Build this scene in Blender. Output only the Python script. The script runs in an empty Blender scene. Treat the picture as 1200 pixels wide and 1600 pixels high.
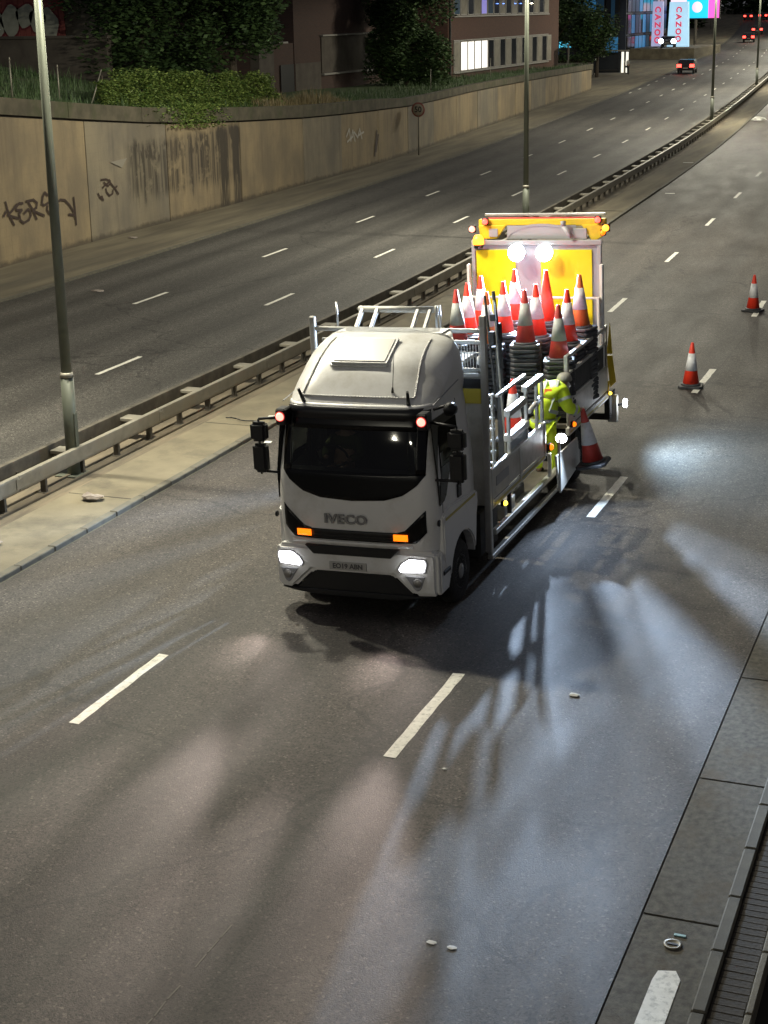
import bpy, bmesh, math, random
from mathutils import Vector, Matrix, noise
random.seed(7)
SC = bpy.context.scene
COL = SC.collection
# ------------------------------------------------------------------ camera
CAMH = 7.6
cam = bpy.data.cameras.new('camera'); camo = bpy.data.objects.new('camera', cam); COL.objects.link(camo)
_F = math.sqrt(8100*800-1000*140)
def _n(v): return v.normalized()
_up = -_n(Vector((140, 8100, _F)))
_Y = Vector((1000, -800, _F)); _Y = _n(_Y-_up*(_Y.dot(_up)))
_X = _Y.cross(_up)
cr = Vector((_X[0], _Y[0], _up[0])); cd = Vector((_X[1], _Y[1], _up[1])); cf = Vector((_X[2], _Y[2], _up[2]))
m = Matrix((( cr.x, -cd.x, -cf.x, 0), (cr.y, -cd.y, -cf.y, 0), (cr.z, -cd.z, -cf.z, CAMH), (0, 0, 0, 1)))
camo.matrix_world = m
cam.sensor_fit = 'VERTICAL'; cam.sensor_height = 32; cam.lens = _F*32/1600
cam.clip_start = .1; cam.clip_end = 3000
SC.camera = camo
# ------------------------------------------------------------------ world (night sky) and exposure
W = bpy.data.worlds.new('World'); SC.world = W; W.use_nodes = True
nt = W.node_tree; nt.nodes.clear()
bg = nt.nodes.new('ShaderNodeBackground'); bg.inputs[0].default_value = (.46, .46, .50, 1); bg.inputs[1].default_value = .19
wo = nt.nodes.new('ShaderNodeOutputWorld'); nt.links.new(bg.outputs[0], wo.inputs[0])
SC.view_settings.view_transform = 'Standard'; SC.view_settings.look = 'None'
SC.view_settings.exposure = 0; SC.view_settings.gamma = 1; SC.view_settings.use_curve_mapping = False
try:
    SC.cycles.use_denoising = True
    SC.cycles.max_bounces = 5; SC.cycles.diffuse_bounces = 2; SC.cycles.glossy_bounces = 2
    SC.cycles.transparent_max_bounces = 8; SC.cycles.sample_clamp_indirect = 4
    SC.cycles.use_light_tree = True
except Exception: pass
LAMP_W = 6600.0
LAMP_COL = (1.0, .945, .755)

# ------------------------------------------------------------------ tables
def interp(t, x):
    if x <= t[0][0]: return t[0][1]
    for (a, b), (c, d) in zip(t, t[1:]):
        if x <= c: return b+(d-b)*(x-a)/(c-a)
    return t[-1][1]
CT = [(31,0),(40,.07),(49,.37),(58,.68),(67,1.08),(76,1.5),(85,1.95),(94,2.45),(103,3.0),(112,3.6),(121,4.25),(130,4.95),(139,5.7),
      (148,6.45),(157,7.15),(166,7.9),(175,8.65),(184,9.4),(193,10.2),(202,11),(211,11.8),(220,12.6),(268,17.8),(298,21.2),(365,29.5),(430,37.5)]
ZT = [(55,0),(75,.02),(90,.07),(110,.24),(130,.38),(148,.47),(166,.66),(184,.84),(202,1.0),(220,1.2),(250,1.65),(268,1.96),(298,2.62),(330,3.45),(365,4.6),(430,6.6)]
def cv(y): return interp(CT, y)
def zr(y): return interp(ZT, y)
def rp(xo, y, z=0): return Vector((xo-cv(y), y, zr(y)+z))
def frange(a, b, s):
    n = max(1, round((b-a)/s)); return [a+(b-a)*i/n for i in range(n+1)]

# ------------------------------------------------------------------ materials
def mat(name, col=(.5,.5,.5), rough=.6, metal=0, emit=None, es=0, spec=.5):
    mm = bpy.data.materials.new(name); mm.use_nodes = True
    b = mm.node_tree.nodes['Principled BSDF']
    b.inputs['Base Color'].default_value = (*col, 1); b.inputs['Roughness'].default_value = rough
    b.inputs['Metallic'].default_value = metal; b.inputs['Specular IOR Level'].default_value = spec
    if emit: b.inputs['Emission Color'].default_value = (*emit, 1); b.inputs['Emission Strength'].default_value = es
    if emit:
        try: mm.cycles.emission_sampling = 'NONE'
        except Exception: pass
    return mm
def noisy(name, c1, c2, scale=4, rough=.7, metal=0, detail=6, bump=0, bscale=60, stretch=(1,1,1), c3=None, coord='Object', lo=.35, hi=.65, dirt=None, dscale=1.3):
    """two tones mixed by noise; optional third tone as sparse dirt; optional bump"""
    mm = mat(name, c1, rough, metal); n = mm.node_tree; b = n.nodes['Principled BSDF']; L = n.links.new
    tc = n.nodes.new('ShaderNodeTexCoord'); mp = n.nodes.new('ShaderNodeMapping'); mp.inputs['Scale'].default_value = stretch
    L(tc.outputs[coord], mp.inputs[0])
    def nz(sc, det=6, rg=.6):
        t = n.nodes.new('ShaderNodeTexNoise'); t.inputs['Scale'].default_value = sc; t.inputs['Detail'].default_value = det
        t.inputs['Roughness'].default_value = rg; L(mp.outputs[0], t.inputs['Vector']); return t
    def ramp(src, p0, p1, a, c):
        r = n.nodes.new('ShaderNodeValToRGB'); r.color_ramp.elements[0].position = p0; r.color_ramp.elements[1].position = p1
        r.color_ramp.elements[0].color = (*a, 1); r.color_ramp.elements[1].color = (*c, 1); L(src, r.inputs[0]); return r
    r = ramp(nz(scale, detail).outputs[0], lo, hi, c1, c2); out = r.outputs[0]
    if c3:
        r2 = ramp(nz(dscale, 8, .7).outputs[0], .5, .72, (0,0,0), (1,1,1))
        mx = n.nodes.new('ShaderNodeMix'); mx.data_type = 'RGBA'; L(r2.outputs[0], mx.inputs[0]); L(out, mx.inputs[6]); mx.inputs[7].default_value = (*c3, 1); out = mx.outputs[2]
    L(out, b.inputs['Base Color'])
    if bump:
        bp = n.nodes.new('ShaderNodeBump'); bp.inputs['Strength'].default_value = bump; bp.inputs['Distance'].default_value = .01
        L(nz(bscale, 4).outputs[0], bp.inputs['Height']); L(bp.outputs[0], b.inputs['Normal'])
    return mm

def asphalt(name, base, phase, lane0, lanew):
    mm = mat(name, base, .62); n = mm.node_tree; b = n.nodes['Principled BSDF']; L = n.links.new
    b.inputs['Specular IOR Level'].default_value = .45
    uv = n.nodes.new('ShaderNodeUVMap'); uv.uv_map = 'road'
    sep = n.nodes.new('ShaderNodeSeparateXYZ'); L(uv.outputs[0], sep.inputs[0])
    def math_(op, a, c=None, d=None):
        t = n.nodes.new('ShaderNodeMath'); t.operation = op
        for i, q in enumerate((a, c, d)):
            if q is None: continue
            if hasattr(q, 'is_output'): L(q, t.inputs[i])
            else: t.inputs[i].default_value = q
        return t.outputs[0]
    def nz(vec, sc, det=4, rg=.6):
        t = n.nodes.new('ShaderNodeTexNoise'); t.inputs['Scale'].default_value = sc; t.inputs['Detail'].default_value = det
        t.inputs['Roughness'].default_value = rg; L(vec, t.inputs['Vector']); return t.outputs[0]
    st = n.nodes.new('ShaderNodeMapping'); st.inputs['Scale'].default_value = (1, .035, 1); L(uv.outputs[0], st.inputs[0])
    st2 = n.nodes.new('ShaderNodeMapping'); st2.inputs['Scale'].default_value = (1, .25, 1); L(uv.outputs[0], st2.inputs[0])
    # wheel paths, two per lane: wear plus headlight sheen painted into the colour
    wob = math_('MULTIPLY', math_('SUBTRACT', nz(st.outputs[0], .8), .5), 1.2)
    x = math_('ADD', math_('SUBTRACT', sep.outputs[0], lane0), wob)
    w = math_('COSINE', math_('MULTIPLY', x, 4*math.pi/lanew))          # 1 at the lane lines and lane centre
    track = math_('MULTIPLY_ADD', w, -.20, 1.0)
    mott = math_('MULTIPLY_ADD', nz(uv.outputs[0], 6.5, 5, .75), 1.5, .25)
    streak = math_('MULTIPLY_ADD', nz(st.outputs[0], 1.3, 5), .95, .52)
    blot = math_('MULTIPLY_ADD', nz(st2.outputs[0], .7, 5), .34, .82)
    grain = math_('MULTIPLY_ADD', nz(uv.outputs[0], 30, 4, .95), 4.6, -1.3)
    vo = n.nodes.new('ShaderNodeTexVoronoi'); vo.inputs['Scale'].default_value = 46; L(uv.outputs[0], vo.inputs['Vector'])
    vsp = n.nodes.new('ShaderNodeSeparateXYZ'); L(vo.outputs['Color'], vsp.inputs[0])
    chip = math_('MULTIPLY_ADD', math_('GREATER_THAN', vsp.outputs[0], .94), 1.2, 1.0)   # pale stone chips
    pit = math_('MULTIPLY_ADD', math_('GREATER_THAN', vsp.outputs[1], .80), -.65, 1.0)
    f = math_('MULTIPLY', math_('MULTIPLY', math_('MULTIPLY', track, streak), math_('MULTIPLY', blot, math_('MULTIPLY', grain, mott))), math_('MULTIPLY', chip, pit))
    cr_ = n.nodes.new('ShaderNodeTexVoronoi'); cr_.feature = 'DISTANCE_TO_EDGE'; cr_.inputs['Scale'].default_value = .11
    wn = n.nodes.new('ShaderNodeMix'); wn.data_type = 'VECTOR'; wn.inputs[0].default_value = .12; L(uv.outputs[0], wn.inputs[4])
    tn = n.nodes.new('ShaderNodeTexNoise'); tn.inputs['Scale'].default_value = 1.1; tn.inputs['Detail'].default_value = 6; L(uv.outputs[0], tn.inputs['Vector'])
    vm = n.nodes.new('ShaderNodeVectorMath'); vm.operation = 'SCALE'; vm.inputs[3].default_value = 9; L(tn.outputs['Color'], vm.inputs[0])
    va = n.nodes.new('ShaderNodeVectorMath'); L(uv.outputs[0], va.inputs[0]); 
    vs = n.nodes.new('ShaderNodeVectorMath'); vs.operation = 'SCALE'; vs.inputs[3].default_value = 1.2; L(tn.outputs['Color'], vs.inputs[0]); L(vs.outputs[0], va.inputs[1])
    L(va.outputs[0], cr_.inputs['Vector'])
    ck = math_('MULTIPLY_ADD', math_('LESS_THAN', cr_.outputs['Distance'], .0035), -.45, 1.0)
    f = math_('MULTIPLY', f, ck)
    seam = math_('MULTIPLY_ADD', math_('LESS_THAN', math_('ABSOLUTE', math_('ADD', math_('SUBTRACT', sep.outputs[0], lane0+lanew+.07), math_('MULTIPLY', math_('SUBTRACT', nz(uv.outputs[0], 2.0), .5), .05))), .012), -.32, 1.0)
    f = math_('MULTIPLY', f, seam)
    cm = n.nodes.new('ShaderNodeMix'); cm.data_type = 'RGBA'; cm.blend_type = 'MULTIPLY'; cm.inputs[0].default_value = 1
    cm.inputs[6].default_value = (*base, 1); co = n.nodes.new('ShaderNodeCombineColor')
    for i in range(3): L(f, co.inputs[i])
    L(co.outputs[0], cm.inputs[7]); L(cm.outputs[2], b.inputs['Base Color'])
    L(math_('MULTIPLY_ADD', nz(st2.outputs[0], 1.3, 4), .30, .52), b.inputs['Roughness'])
    bp = n.nodes.new('ShaderNodeBump'); bp.inputs['Strength'].default_value = .9; bp.inputs['Distance'].default_value = .006
    L(nz(uv.outputs[0], 55, 3, .8), bp.inputs['Height']); L(bp.outputs[0], b.inputs['Normal'])
    return mm

M = {}
M['asphalt_near'] = asphalt('asphalt_near', (.053, .0455, .039), 0, -9.25, 3.7)
M['asphalt_far'] = asphalt('asphalt_far', (.070, .066, .059), 0, -18.5, 3.6)
M['paint'] = noisy('road_paint', (.72,.70,.62), (.84,.82,.74), 9, .6, c3=(.34,.33,.28), dscale=14, bump=.4)
M['concrete_path'] = noisy('concrete_path', (.125,.108,.072), (.185,.160,.105), 1.2, .85, c3=(.07,.06,.042), dscale=.7, bump=.4, bscale=40)
M['kerb'] = noisy('kerb_stone', (.085,.078,.060), (.13,.12,.09), 5, .85, c3=(.10,.095,.08), bump=.3)
M['dirt'] = noisy('dirty_concrete', (.08,.066,.046), (.17,.14,.095), 2.2, .95, stretch=(1.6,.25,1), c3=(.05,.045,.035), dscale=1.2, bump=.6, bscale=20)
M['verge'] = noisy('verge_dust', (.10,.085,.06), (.19,.165,.11), 1.3, .95, stretch=(1,.12,1), c3=(.09,.08,.06), dscale=.5, bump=.5, bscale=14)
M['gutter'] = noisy('gutter_slab', (.075,.070,.058), (.150,.140,.115), 14, .92, detail=10, stretch=(1,.8,1), c3=(.115,.092,.06), dscale=1.6, bump=.8, bscale=60)
M['joint'] = mat('tar_joint', (.042,.037,.031), .85)
M['brickdark'] = noisy('paver_dark', (.032,.026,.019), (.065,.053,.037), 8, .9, bump=.5, bscale=30)
M['soil'] = noisy('soil', (.02,.018,.014), (.045,.038,.028), 2, 1)
M['grass'] = noisy('grass', (.03,.06,.015), (.075,.12,.03), 3, 1, c3=(.07,.065,.03), dscale=.8, bump=.8, bscale=18)
M['steel'] = noisy('galvanised_steel', (.22,.205,.17), (.32,.30,.245), 3, .5, .35, c3=(.22,.19,.14), dscale=1.5)
M['steel_dark'] = noisy('weathered_steel', (.07,.062,.05), (.13,.115,.09), 3, .7, .3)
M['post_green'] = noisy('lamp_post_paint', (.085,.095,.075), (.12,.13,.10), 3, .5, .2, stretch=(1,1,.2))
M['white'] = noisy('white_paint', (.76,.755,.73), (.82,.815,.79), 1.4, .32, c3=(.56,.54,.48), dscale=1.1)
M['white_dirty'] = noisy('grubby_white_paint', (.50,.49,.44), (.64,.62,.57), 2.2, .45, c3=(.32,.30,.25), dscale=1.6)
M['alu'] = noisy('aluminium', (.45,.45,.42), (.58,.57,.54), 4, .38, .55, c3=(.33,.32,.29), dscale=2)
M['black'] = mat('black_plastic', (.007,.007,.008), .5)
M['black_gloss'] = mat('black_gloss', (.004,.004,.005), .22, spec=.3)
M['chassis'] = noisy('chassis_black', (.012,.012,.012), (.035,.032,.028), 5, .7)
M['rubber'] = noisy('tyre_rubber', (.012,.012,.012), (.028,.027,.025), 9, .85)
M['rim'] = mat('steel_rim', (.35,.34,.32), .45, .5)
M['grey'] = mat('grey_paint', (.34,.345,.36), .5)
M['yellow'] = noisy('yellow_retroreflective', (.86,.68,.004), (.90,.73,.006), 3, .45)
M['yellow_paint'] = noisy('yellow_paint', (.72,.50,.02), (.80,.58,.03), 4, .45, c3=(.5,.36,.04))
M['interior'] = mat('cab_interior', (.03,.03,.03), .9)
M['hivis'] = noisy('hi_vis_yellow', (.58,.80,.02), (.70,.90,.04), 9, .8)
M['silver'] = mat('reflective_tape', (.42,.47,.44), .5, .1)
M['skin'] = mat('skin', (.45,.28,.20), .55)
M['hair'] = mat('hair', (.05,.035,.025), .7)
M['capgrey'] = mat('hard_hat_grey', (.30,.29,.25), .6)
M['navy'] = mat('dark_trousers', (.02,.022,.03), .9)
M['glovew'] = mat('grey_glove', (.42,.42,.38), .8)
M['orange_print'] = mat('orange_print', (.75,.16,.03), .7)
for k_, c_ in dict(red=((.78,.035,.012),(.85,.05,.018)), faded=((.72,.15,.03),(.78,.20,.05)), dull=((.42,.035,.025),(.52,.05,.035))).items():
    M['cone_'+k_] = noisy('cone_'+k_, c_[0], c_[1], 7, .5, c3=(c_[0][0]*.7, c_[0][1]*.9, c_[0][2]), dscale=6)
M['sleeve'] = noisy('white_sleeve', (.78,.79,.82), (.86,.87,.90), 6, .4, c3=(.5,.5,.5), dscale=5)
M['sleeve_dull'] = noisy('grubby_sleeve', (.34,.36,.34), (.46,.47,.44), 6, .5)
M['cone_base'] = noisy('recycled_rubber', (.022,.023,.026), (.055,.057,.062), 6, .6)
M['brick'] = None
def brickmat(name, c1, c2, mor, sc=1.0):
    mm = mat(name, c1, .9); n = mm.node_tree; b = n.nodes['Principled BSDF']; L = n.links.new
    tc = n.nodes.new('ShaderNodeUVMap'); tc.uv_map = 'road'
    t = n.nodes.new('ShaderNodeTexBrick'); t.inputs['Scale'].default_value = sc; t.inputs['Color1'].default_value = (*c1,1); t.inputs['Color2'].default_value = (*c2,1)
    t.inputs['Mortar'].default_value = (*mor,1); t.inputs['Mortar Size'].default_value = .012; t.inputs['Brick Width'].default_value = .225; t.inputs['Row Height'].default_value = .075
    L(tc.outputs[0], t.inputs[0]); L(t.outputs[0], b.inputs['Base Color']); return mm
M['brick'] = brickmat('red_brown_brick', (.085,.036,.026), (.115,.052,.034), (.075,.055,.045))
M['brick2'] = brickmat('dark_brick', (.065,.034,.027), (.085,.045,.033), (.055,.045,.04))

def wallmat(name, tone):
    mm = mat(name, tone, .88); n = mm.node_tree; b = n.nodes['Principled BSDF']; L = n.links.new
    uv = n.nodes.new('ShaderNodeUVMap'); uv.uv_map = 'road'      # u = metres along the wall, v = metres up
    sep = n.nodes.new('ShaderNodeSeparateXYZ'); L(uv.outputs[0], sep.inputs[0])
    def M_(op, a, c=None, d=None):
        t = n.nodes.new('ShaderNodeMath'); t.operation = op
        for i, q in enumerate((a, c, d)):
            if q is None: continue
            if hasattr(q, 'is_output'): L(q, t.inputs[i])
            else: t.inputs[i].default_value = q
        return t.outputs[0]
    def mp(s):
        t = n.nodes.new('ShaderNodeMapping'); t.inputs['Scale'].default_value = s; L(uv.outputs[0], t.inputs[0]); return t.outputs[0]
    def nz(v, sc, det=6, rg=.6):
        t = n.nodes.new('ShaderNodeTexNoise'); t.inputs['Scale'].default_value = sc; t.inputs['Detail'].default_value = det; t.inputs['Roughness'].default_value = rg
        L(v, t.inputs['Vector']); return t.outputs[0]
    def sm(v, a, c):
        t = n.nodes.new('ShaderNodeMapRange'); t.interpolation_type = 'SMOOTHSTEP'; L(v, t.inputs[0]); t.inputs[1].default_value = a; t.inputs[2].default_value = c; return t.outputs[0]
    def mix(f, a, c):
        t = n.nodes.new('ShaderNodeMix'); t.data_type = 'RGBA'; L(f, t.inputs[0])
        for i, q in ((6, a), (7, c)):
            if hasattr(q, 'is_output'): L(q, t.inputs[i])
            else: t.inputs[i].default_value = (*q, 1)
        return t.outputs[2]
    d = (tone[0]*.62, tone[1]*.64, tone[2]*.72)
    c = mix(sm(nz(mp((1,.6,1)), .55), .32, .68), tone, d)
    c = mix(M_('MULTIPLY', sm(nz(mp((2.2,.12,1)), 1.6), .48, .75), .55), c, (tone[0]*.42, tone[1]*.42, tone[2]*.5))   # run-down streaks
    lines = M_('LESS_THAN', M_('FRACT', M_('MULTIPLY', sep.outputs[1], 3.3)), .06)
    c = mix(M_('MULTIPLY', lines, .22), c, d)
    # damp black-brown stain hanging from the weep line of three panels
    ed = M_('MULTIPLY', sm(sep.outputs[0], 52.3, 53.0), M_('SUBTRACT', 1, sm(sep.outputs[0], 61.8, 62.4)))
    drop = M_('ADD', 2.75, M_('MULTIPLY', M_('SUBTRACT', nz(mp((1.2,.02,1)), 1.9), .5), -3.4))
    low = sm(M_('SUBTRACT', sep.outputs[1], M_('SUBTRACT', 3.1, M_('MULTIPLY', drop, .75))), -.25, .35)
    top = M_('SUBTRACT', 1, sm(M_('ADD', sep.outputs[1], M_('MULTIPLY', nz(mp((1,1,1)), 1.2), .8)), 3.35, 3.75))
    stripe = M_('MULTIPLY_ADD', sm(nz(mp((3.2,.05,1)), 1.3), .40, .60), .75, .15)
    st = M_('MULTIPLY', M_('MULTIPLY', ed, M_('MULTIPLY', low, top)), stripe)
    st = M_('MULTIPLY', st, M_('MULTIPLY_ADD', sm(nz(mp((.9,1.1,1)), 1.5), .36, .50), .75, .25))
    rag = M_('MULTIPLY', ed, M_('MULTIPLY', sm(nz(mp((1.4,.5,1)), 1.7), .46, .56), M_('MULTIPLY', sm(sep.outputs[1], 2.0, 2.5), top)))
    st = M_('MAXIMUM', st, M_('MULTIPLY', rag, .85))
    # two broad dark runs reaching the ground
    def band(a, w): return M_('MULTIPLY', sm(sep.outputs[0], a, a+.25), M_('SUBTRACT', 1, sm(sep.outputs[0], a+w, a+w+.25)))
    runs = M_('MULTIPLY', M_('ADD', band(60.0, .9), band(61.3, .8)), M_('MULTIPLY', sm(nz(mp((4,.3,1)), 1.5), .25, .55), M_('SUBTRACT', 1, sm(sep.outputs[1], 3.0, 3.4))))
    st = M_('MINIMUM', M_('ADD', st, M_('MULTIPLY', runs, .9)), .92)
    c = mix(st, c, (.034,.028,.022))
    base = M_('SUBTRACT', 1, sm(M_('ADD', sep.outputs[1], M_('MULTIPLY', nz(mp((1,1,1)), 3), .35)), .22, .42))
    c = mix(M_('MULTIPLY', base, .75), c, (.05,.04,.03))
    L(c, b.inputs['Base Color'])
    bp = n.nodes.new('ShaderNodeBump'); bp.inputs['Strength'].default_value = .35; bp.inputs['Distance'].default_value = .02
    L(nz(uv.outputs[0], 9), bp.inputs['Height']); L(bp.outputs[0], b.inputs['Normal'])
    return mm
M['wall'] = wallmat('wall_concrete', (.285,.222,.130))
M['wall_grey'] = wallmat('wall_concrete_grey', (.235,.20,.138))
M['coping'] = noisy('coping_concrete', (.060,.054,.036), (.11,.095,.065), 1.6, .95, c3=(.05,.06,.025), dscale=1.0, bump=.4, bscale=20)
def leafmat(name, a, c):
    mm = mat(name, a, .6); n = mm.node_tree; b = n.nodes['Principled BSDF']; L = n.links.new
    g = n.nodes.new('ShaderNodeNewGeometry'); r = n.nodes.new('ShaderNodeValToRGB')
    r.color_ramp.elements[0].color = (*a,1); r.color_ramp.elements[1].color = (*c,1); L(g.outputs['Random Per Island'], r.inputs[0]); L(r.outputs[0], b.inputs['Base Color'])
    b.inputs['Transmission Weight'].default_value = 0; return mm
M['leaf_dark'] = leafmat('leaf_dark', (.025,.055,.018), (.075,.13,.04))
M['leaf_hedge'] = leafmat('leaf_hedge', (.045,.10,.016), (.20,.26,.06))
M['leaf_dry'] = leafmat('leaf_dry', (.12,.09,.04), (.22,.18,.09))
M['bark'] = noisy('bark', (.05,.04,.03), (.10,.08,.06), 8, .95)
def glassmat():
    mm = bpy.data.materials.new('tinted_glass'); mm.use_nodes = True; n = mm.node_tree; n.nodes.clear(); L = n.links.new
    t = n.nodes.new('ShaderNodeBsdfTransparent'); t.inputs[0].default_value = (.36,.38,.36,1)
    g = n.nodes.new('ShaderNodeBsdfGlossy'); g.inputs['Roughness'].default_value = .03; g.inputs[0].default_value = (.8,.8,.8,1)
    x = n.nodes.new('ShaderNodeMixShader'); x.inputs[0].default_value = .045; L(t.outputs[0], x.inputs[1]); L(g.outputs[0], x.inputs[2])
    o = n.nodes.new('ShaderNodeOutputMaterial'); L(x.outputs[0], o.inputs[0]); return mm
M['glass'] = glassmat()
def em(name, col, s, base=None): return mat(name, base or col, .4, emit=col, es=s)
M['e_white'] = em('lamp_cool_white', (.86,.93,1.0), 26)
M['e_head'] = em('headlamp_white', (.97,.97,1.0), 9)
M['e_orange'] = em('amber_lamp', (1,.17,.004), 2.2)
M['e_amber'] = em('beacon_amber', (1,.34,.03), 3.2)
M['e_red'] = em('red_lamp', (1,.05,.035), 7)
M['e_pink'] = em('marker_red_white', (1,.36,.28), 2.2)
M['e_red2'] = em('dim_red_lens', (1,.06,.05), .35)
M['e_street'] = em('street_lamp_lens', (1,.88,.62), 30)
M['e_window'] = em('lit_window', (1,.95,.88), 1.15)
M['e_yellow'] = em('small_yellow_lamp', (1,.70,.05), 5)
M['window_dark'] = mat('dark_window', (.02,.024,.03), .12)
M['blind'] = noisy('window_blind', (.20,.18,.15), (.28,.26,.21), 2, .8)
M['frame_w'] = mat('window_frame_pale', (.27,.255,.23), .6)

# ------------------------------------------------------------------ mesh helpers
def tag(o, label=None, cat=None, group=None, kind=None):
    if label: o['label'] = label
    if cat: o['category'] = cat
    if group: o['group'] = group
    if kind: o['kind'] = kind
    return o
def empty(name, loc=(0,0,0), rz=0, label=None, cat=None, group=None, rot=None):
    o = bpy.data.objects.new(name, None); COL.objects.link(o); o.location = loc
    o.rotation_euler = rot if rot else (0, 0, rz); o.empty_display_size = .2
    return tag(o, label, cat, group)
def link(name, me, parent=None, loc=None):
    o = bpy.data.objects.new(name, me); COL.objects.link(o); o.parent = parent
    if loc is not None: o.location = loc
    return o
class MB:
    def __init__(s): s.b = bmesh.new(); s.uv = None
    def box(s, x0, x1, y0, y1, z0, z1, mtx=None):
        r = bmesh.ops.create_cube(s.b, size=1)['verts']
        for v in r:
            p = Vector(((x0+x1)/2+v.co.x*(x1-x0), (y0+y1)/2+v.co.y*(y1-y0), (z0+z1)/2+v.co.z*(z1-z0)))
            v.co = mtx @ p if mtx else p
        return s
    def tube(s, p0, p1, r0, r1=None, n=10, caps=True):
        p0 = Vector(p0); p1 = Vector(p1); r1 = r0 if r1 is None else r1; d = p1-p0
        q = d.to_track_quat('Z', 'Y').to_matrix()
        A = [s.b.verts.new(p0+q@Vector((math.cos(a)*r0, math.sin(a)*r0, 0))) for a in [2*math.pi*i/n for i in range(n)]]
        B = [s.b.verts.new(p1+q@Vector((math.cos(a)*r1, math.sin(a)*r1, 0))) for a in [2*math.pi*i/n for i in range(n)]]
        for i in range(n):
            f = s.b.faces.new((A[i], A[(i+1)%n], B[(i+1)%n], B[i])); f.smooth = True
        if caps: s.b.faces.new(A[::-1]); s.b.faces.new(B)
        return s
    def bar(s, p0, p1, w, h):     # rectangular bar
        p0 = Vector(p0); p1 = Vector(p1); d = p1-p0; q = d.to_track_quat('Y', 'Z').to_matrix().to_4x4()
        mtx = Matrix.Translation((p0+p1)/2) @ q
        return s.box(-w/2, w/2, -d.length/2, d.length/2, -h/2, h/2, mtx)
    def lathe(s, prof, n=16, c=(0,0,0), axis='Z', smooth=True):
        rings = []
        for r, z in prof:
            ring = []
            for i in range(n):
                a = 2*math.pi*i/n; x, y = math.cos(a)*r, math.sin(a)*r
                p = (x, y, z) if axis == 'Z' else ((z, x, y) if axis == 'X' else (x, z, y))
                ring.append(s.b.verts.new(Vector(p)+Vector(c)))
            rings.append(ring)
        for a, b in zip(rings, rings[1:]):
            for i in range(n):
                f = s.b.faces.new((a[i], a[(i+1)%n], b[(i+1)%n], b[i])); f.smooth = smooth
        if prof[0][0] > 1e-4: s.b.faces.new(rings[0][::-1])
        if prof[-1][0] > 1e-4: s.b.faces.new(rings[-1])
        return s
    def prism(s, pts, ax, a0, a1):   # polygon in the two other axes, extruded along ax
        def mk(p, a):
            return {'X': (a, p[0], p[1]), 'Y': (p[0], a, p[1]), 'Z': (p[0], p[1], a)}[ax]
        A = [s.b.verts.new(mk(p, a0)) for p in pts]; B = [s.b.verts.new(mk(p, a1)) for p in pts]; n = len(pts)
        for i in range(n): s.b.faces.new((A[i], A[(i+1)%n], B[(i+1)%n], B[i]))
        s.b.faces.new(A[::-1]); s.b.faces.new(B); return s
    def quad(s, *ps):
        s.b.faces.new([s.b.verts.new(p) for p in ps]); return s
    def grid(s, rows, smooth=True, closed=False):
        V = [[s.b.verts.new(p) for p in r] for r in rows]
        for a, b in zip(V, V[1:]):
            m_ = len(a)
            for i in range(m_ if closed else m_-1):
                f = s.b.faces.new((a[i], a[(i+1)%m_], b[(i+1)%m_], b[i])); f.smooth = smooth
        return V
    def mesh(s, name, mt, bevel=0, seg=1):
        bmesh.ops.recalc_face_normals(s.b, faces=s.b.faces)
        if bevel:
            ed = [e for e in s.b.edges if len(e.link_faces) == 2 and e.calc_face_angle(0) > .5]
            try: bmesh.ops.bevel(s.b, geom=ed, offset=bevel, segments=seg, affect='EDGES', clamp_overlap=True)
            except Exception: pass
        me = bpy.data.meshes.new(name); s.b.to_mesh(me); s.b.free(); me.materials.append(mt)
        return me
    def build(s, name, mt, parent=None, bevel=0, seg=1, loc=None):
        return link(name, s.mesh(name, mt, bevel, seg), parent, loc)
def ribbon(name, xa, xb, y0, y1, dz, mt, step=2.0, nx=4, kind='structure', parent=None, jag=0):
    """a strip of ground following the road's curve and gradient, with a uv map in road metres"""
    ys = frange(y0, y1, step); verts = []; uvs = []; faces = []
    for y in ys:
        for i in range(nx+1):
            xo = xa+(xb-xa)*i/nx; verts.append(rp(xo, y, dz)); uvs.append((xo, y))
    for j in range(len(ys)-1):
        for i in range(nx):
            a = j*(nx+1)+i; faces.append((a, a+1, a+nx+2, a+nx+1))
    me = bpy.data.meshes.new(name); me.from_pydata(verts, [], faces); ul = me.uv_layers.new(name='road')
    for lp in me.loops: ul.data[lp.index].uv = uvs[lp.vertex_index]
    me.materials.append(mt); o = link(name, me, parent)
    if kind: o['kind'] = kind
    return o
def uvbox(o, fn):
    me = o.data; ul = me.uv_layers.new(name='road')
    for lp in me.loops: ul.data[lp.index].uv = fn(me.vertices[lp.vertex_index].co)
    return o
def copy_tree(o, parent=None):
    c = o.copy(); COL.objects.link(c); c.parent = parent
    for ch in list(o.children): copy_tree(ch, c)
    return c
def textmesh(txt, size, mt, name, parent=None, mtx=None, ext=.006, sx=1.0, bold=0, spacing=1.0):
    cu = bpy.data.curves.new('t', 'FONT'); cu.body = txt; cu.size = size; cu.extrude = ext; cu.align_x = 'CENTER'; cu.align_y = 'CENTER'; cu.offset = bold; cu.resolution_u = 3; cu.space_character = spacing
    t = bpy.data.objects.new('t', cu); COL.objects.link(t); dg = bpy.context.evaluated_depsgraph_get()
    me = bpy.data.meshes.new_from_object(t.evaluated_get(dg)); bpy.data.objects.remove(t); me.materials.clear(); me.materials.append(mt)
    me.transform(Matrix.Diagonal((sx, 1, 1, 1)))
    if mtx: me.transform(mtx)
    return link(name, me, parent)

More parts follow.
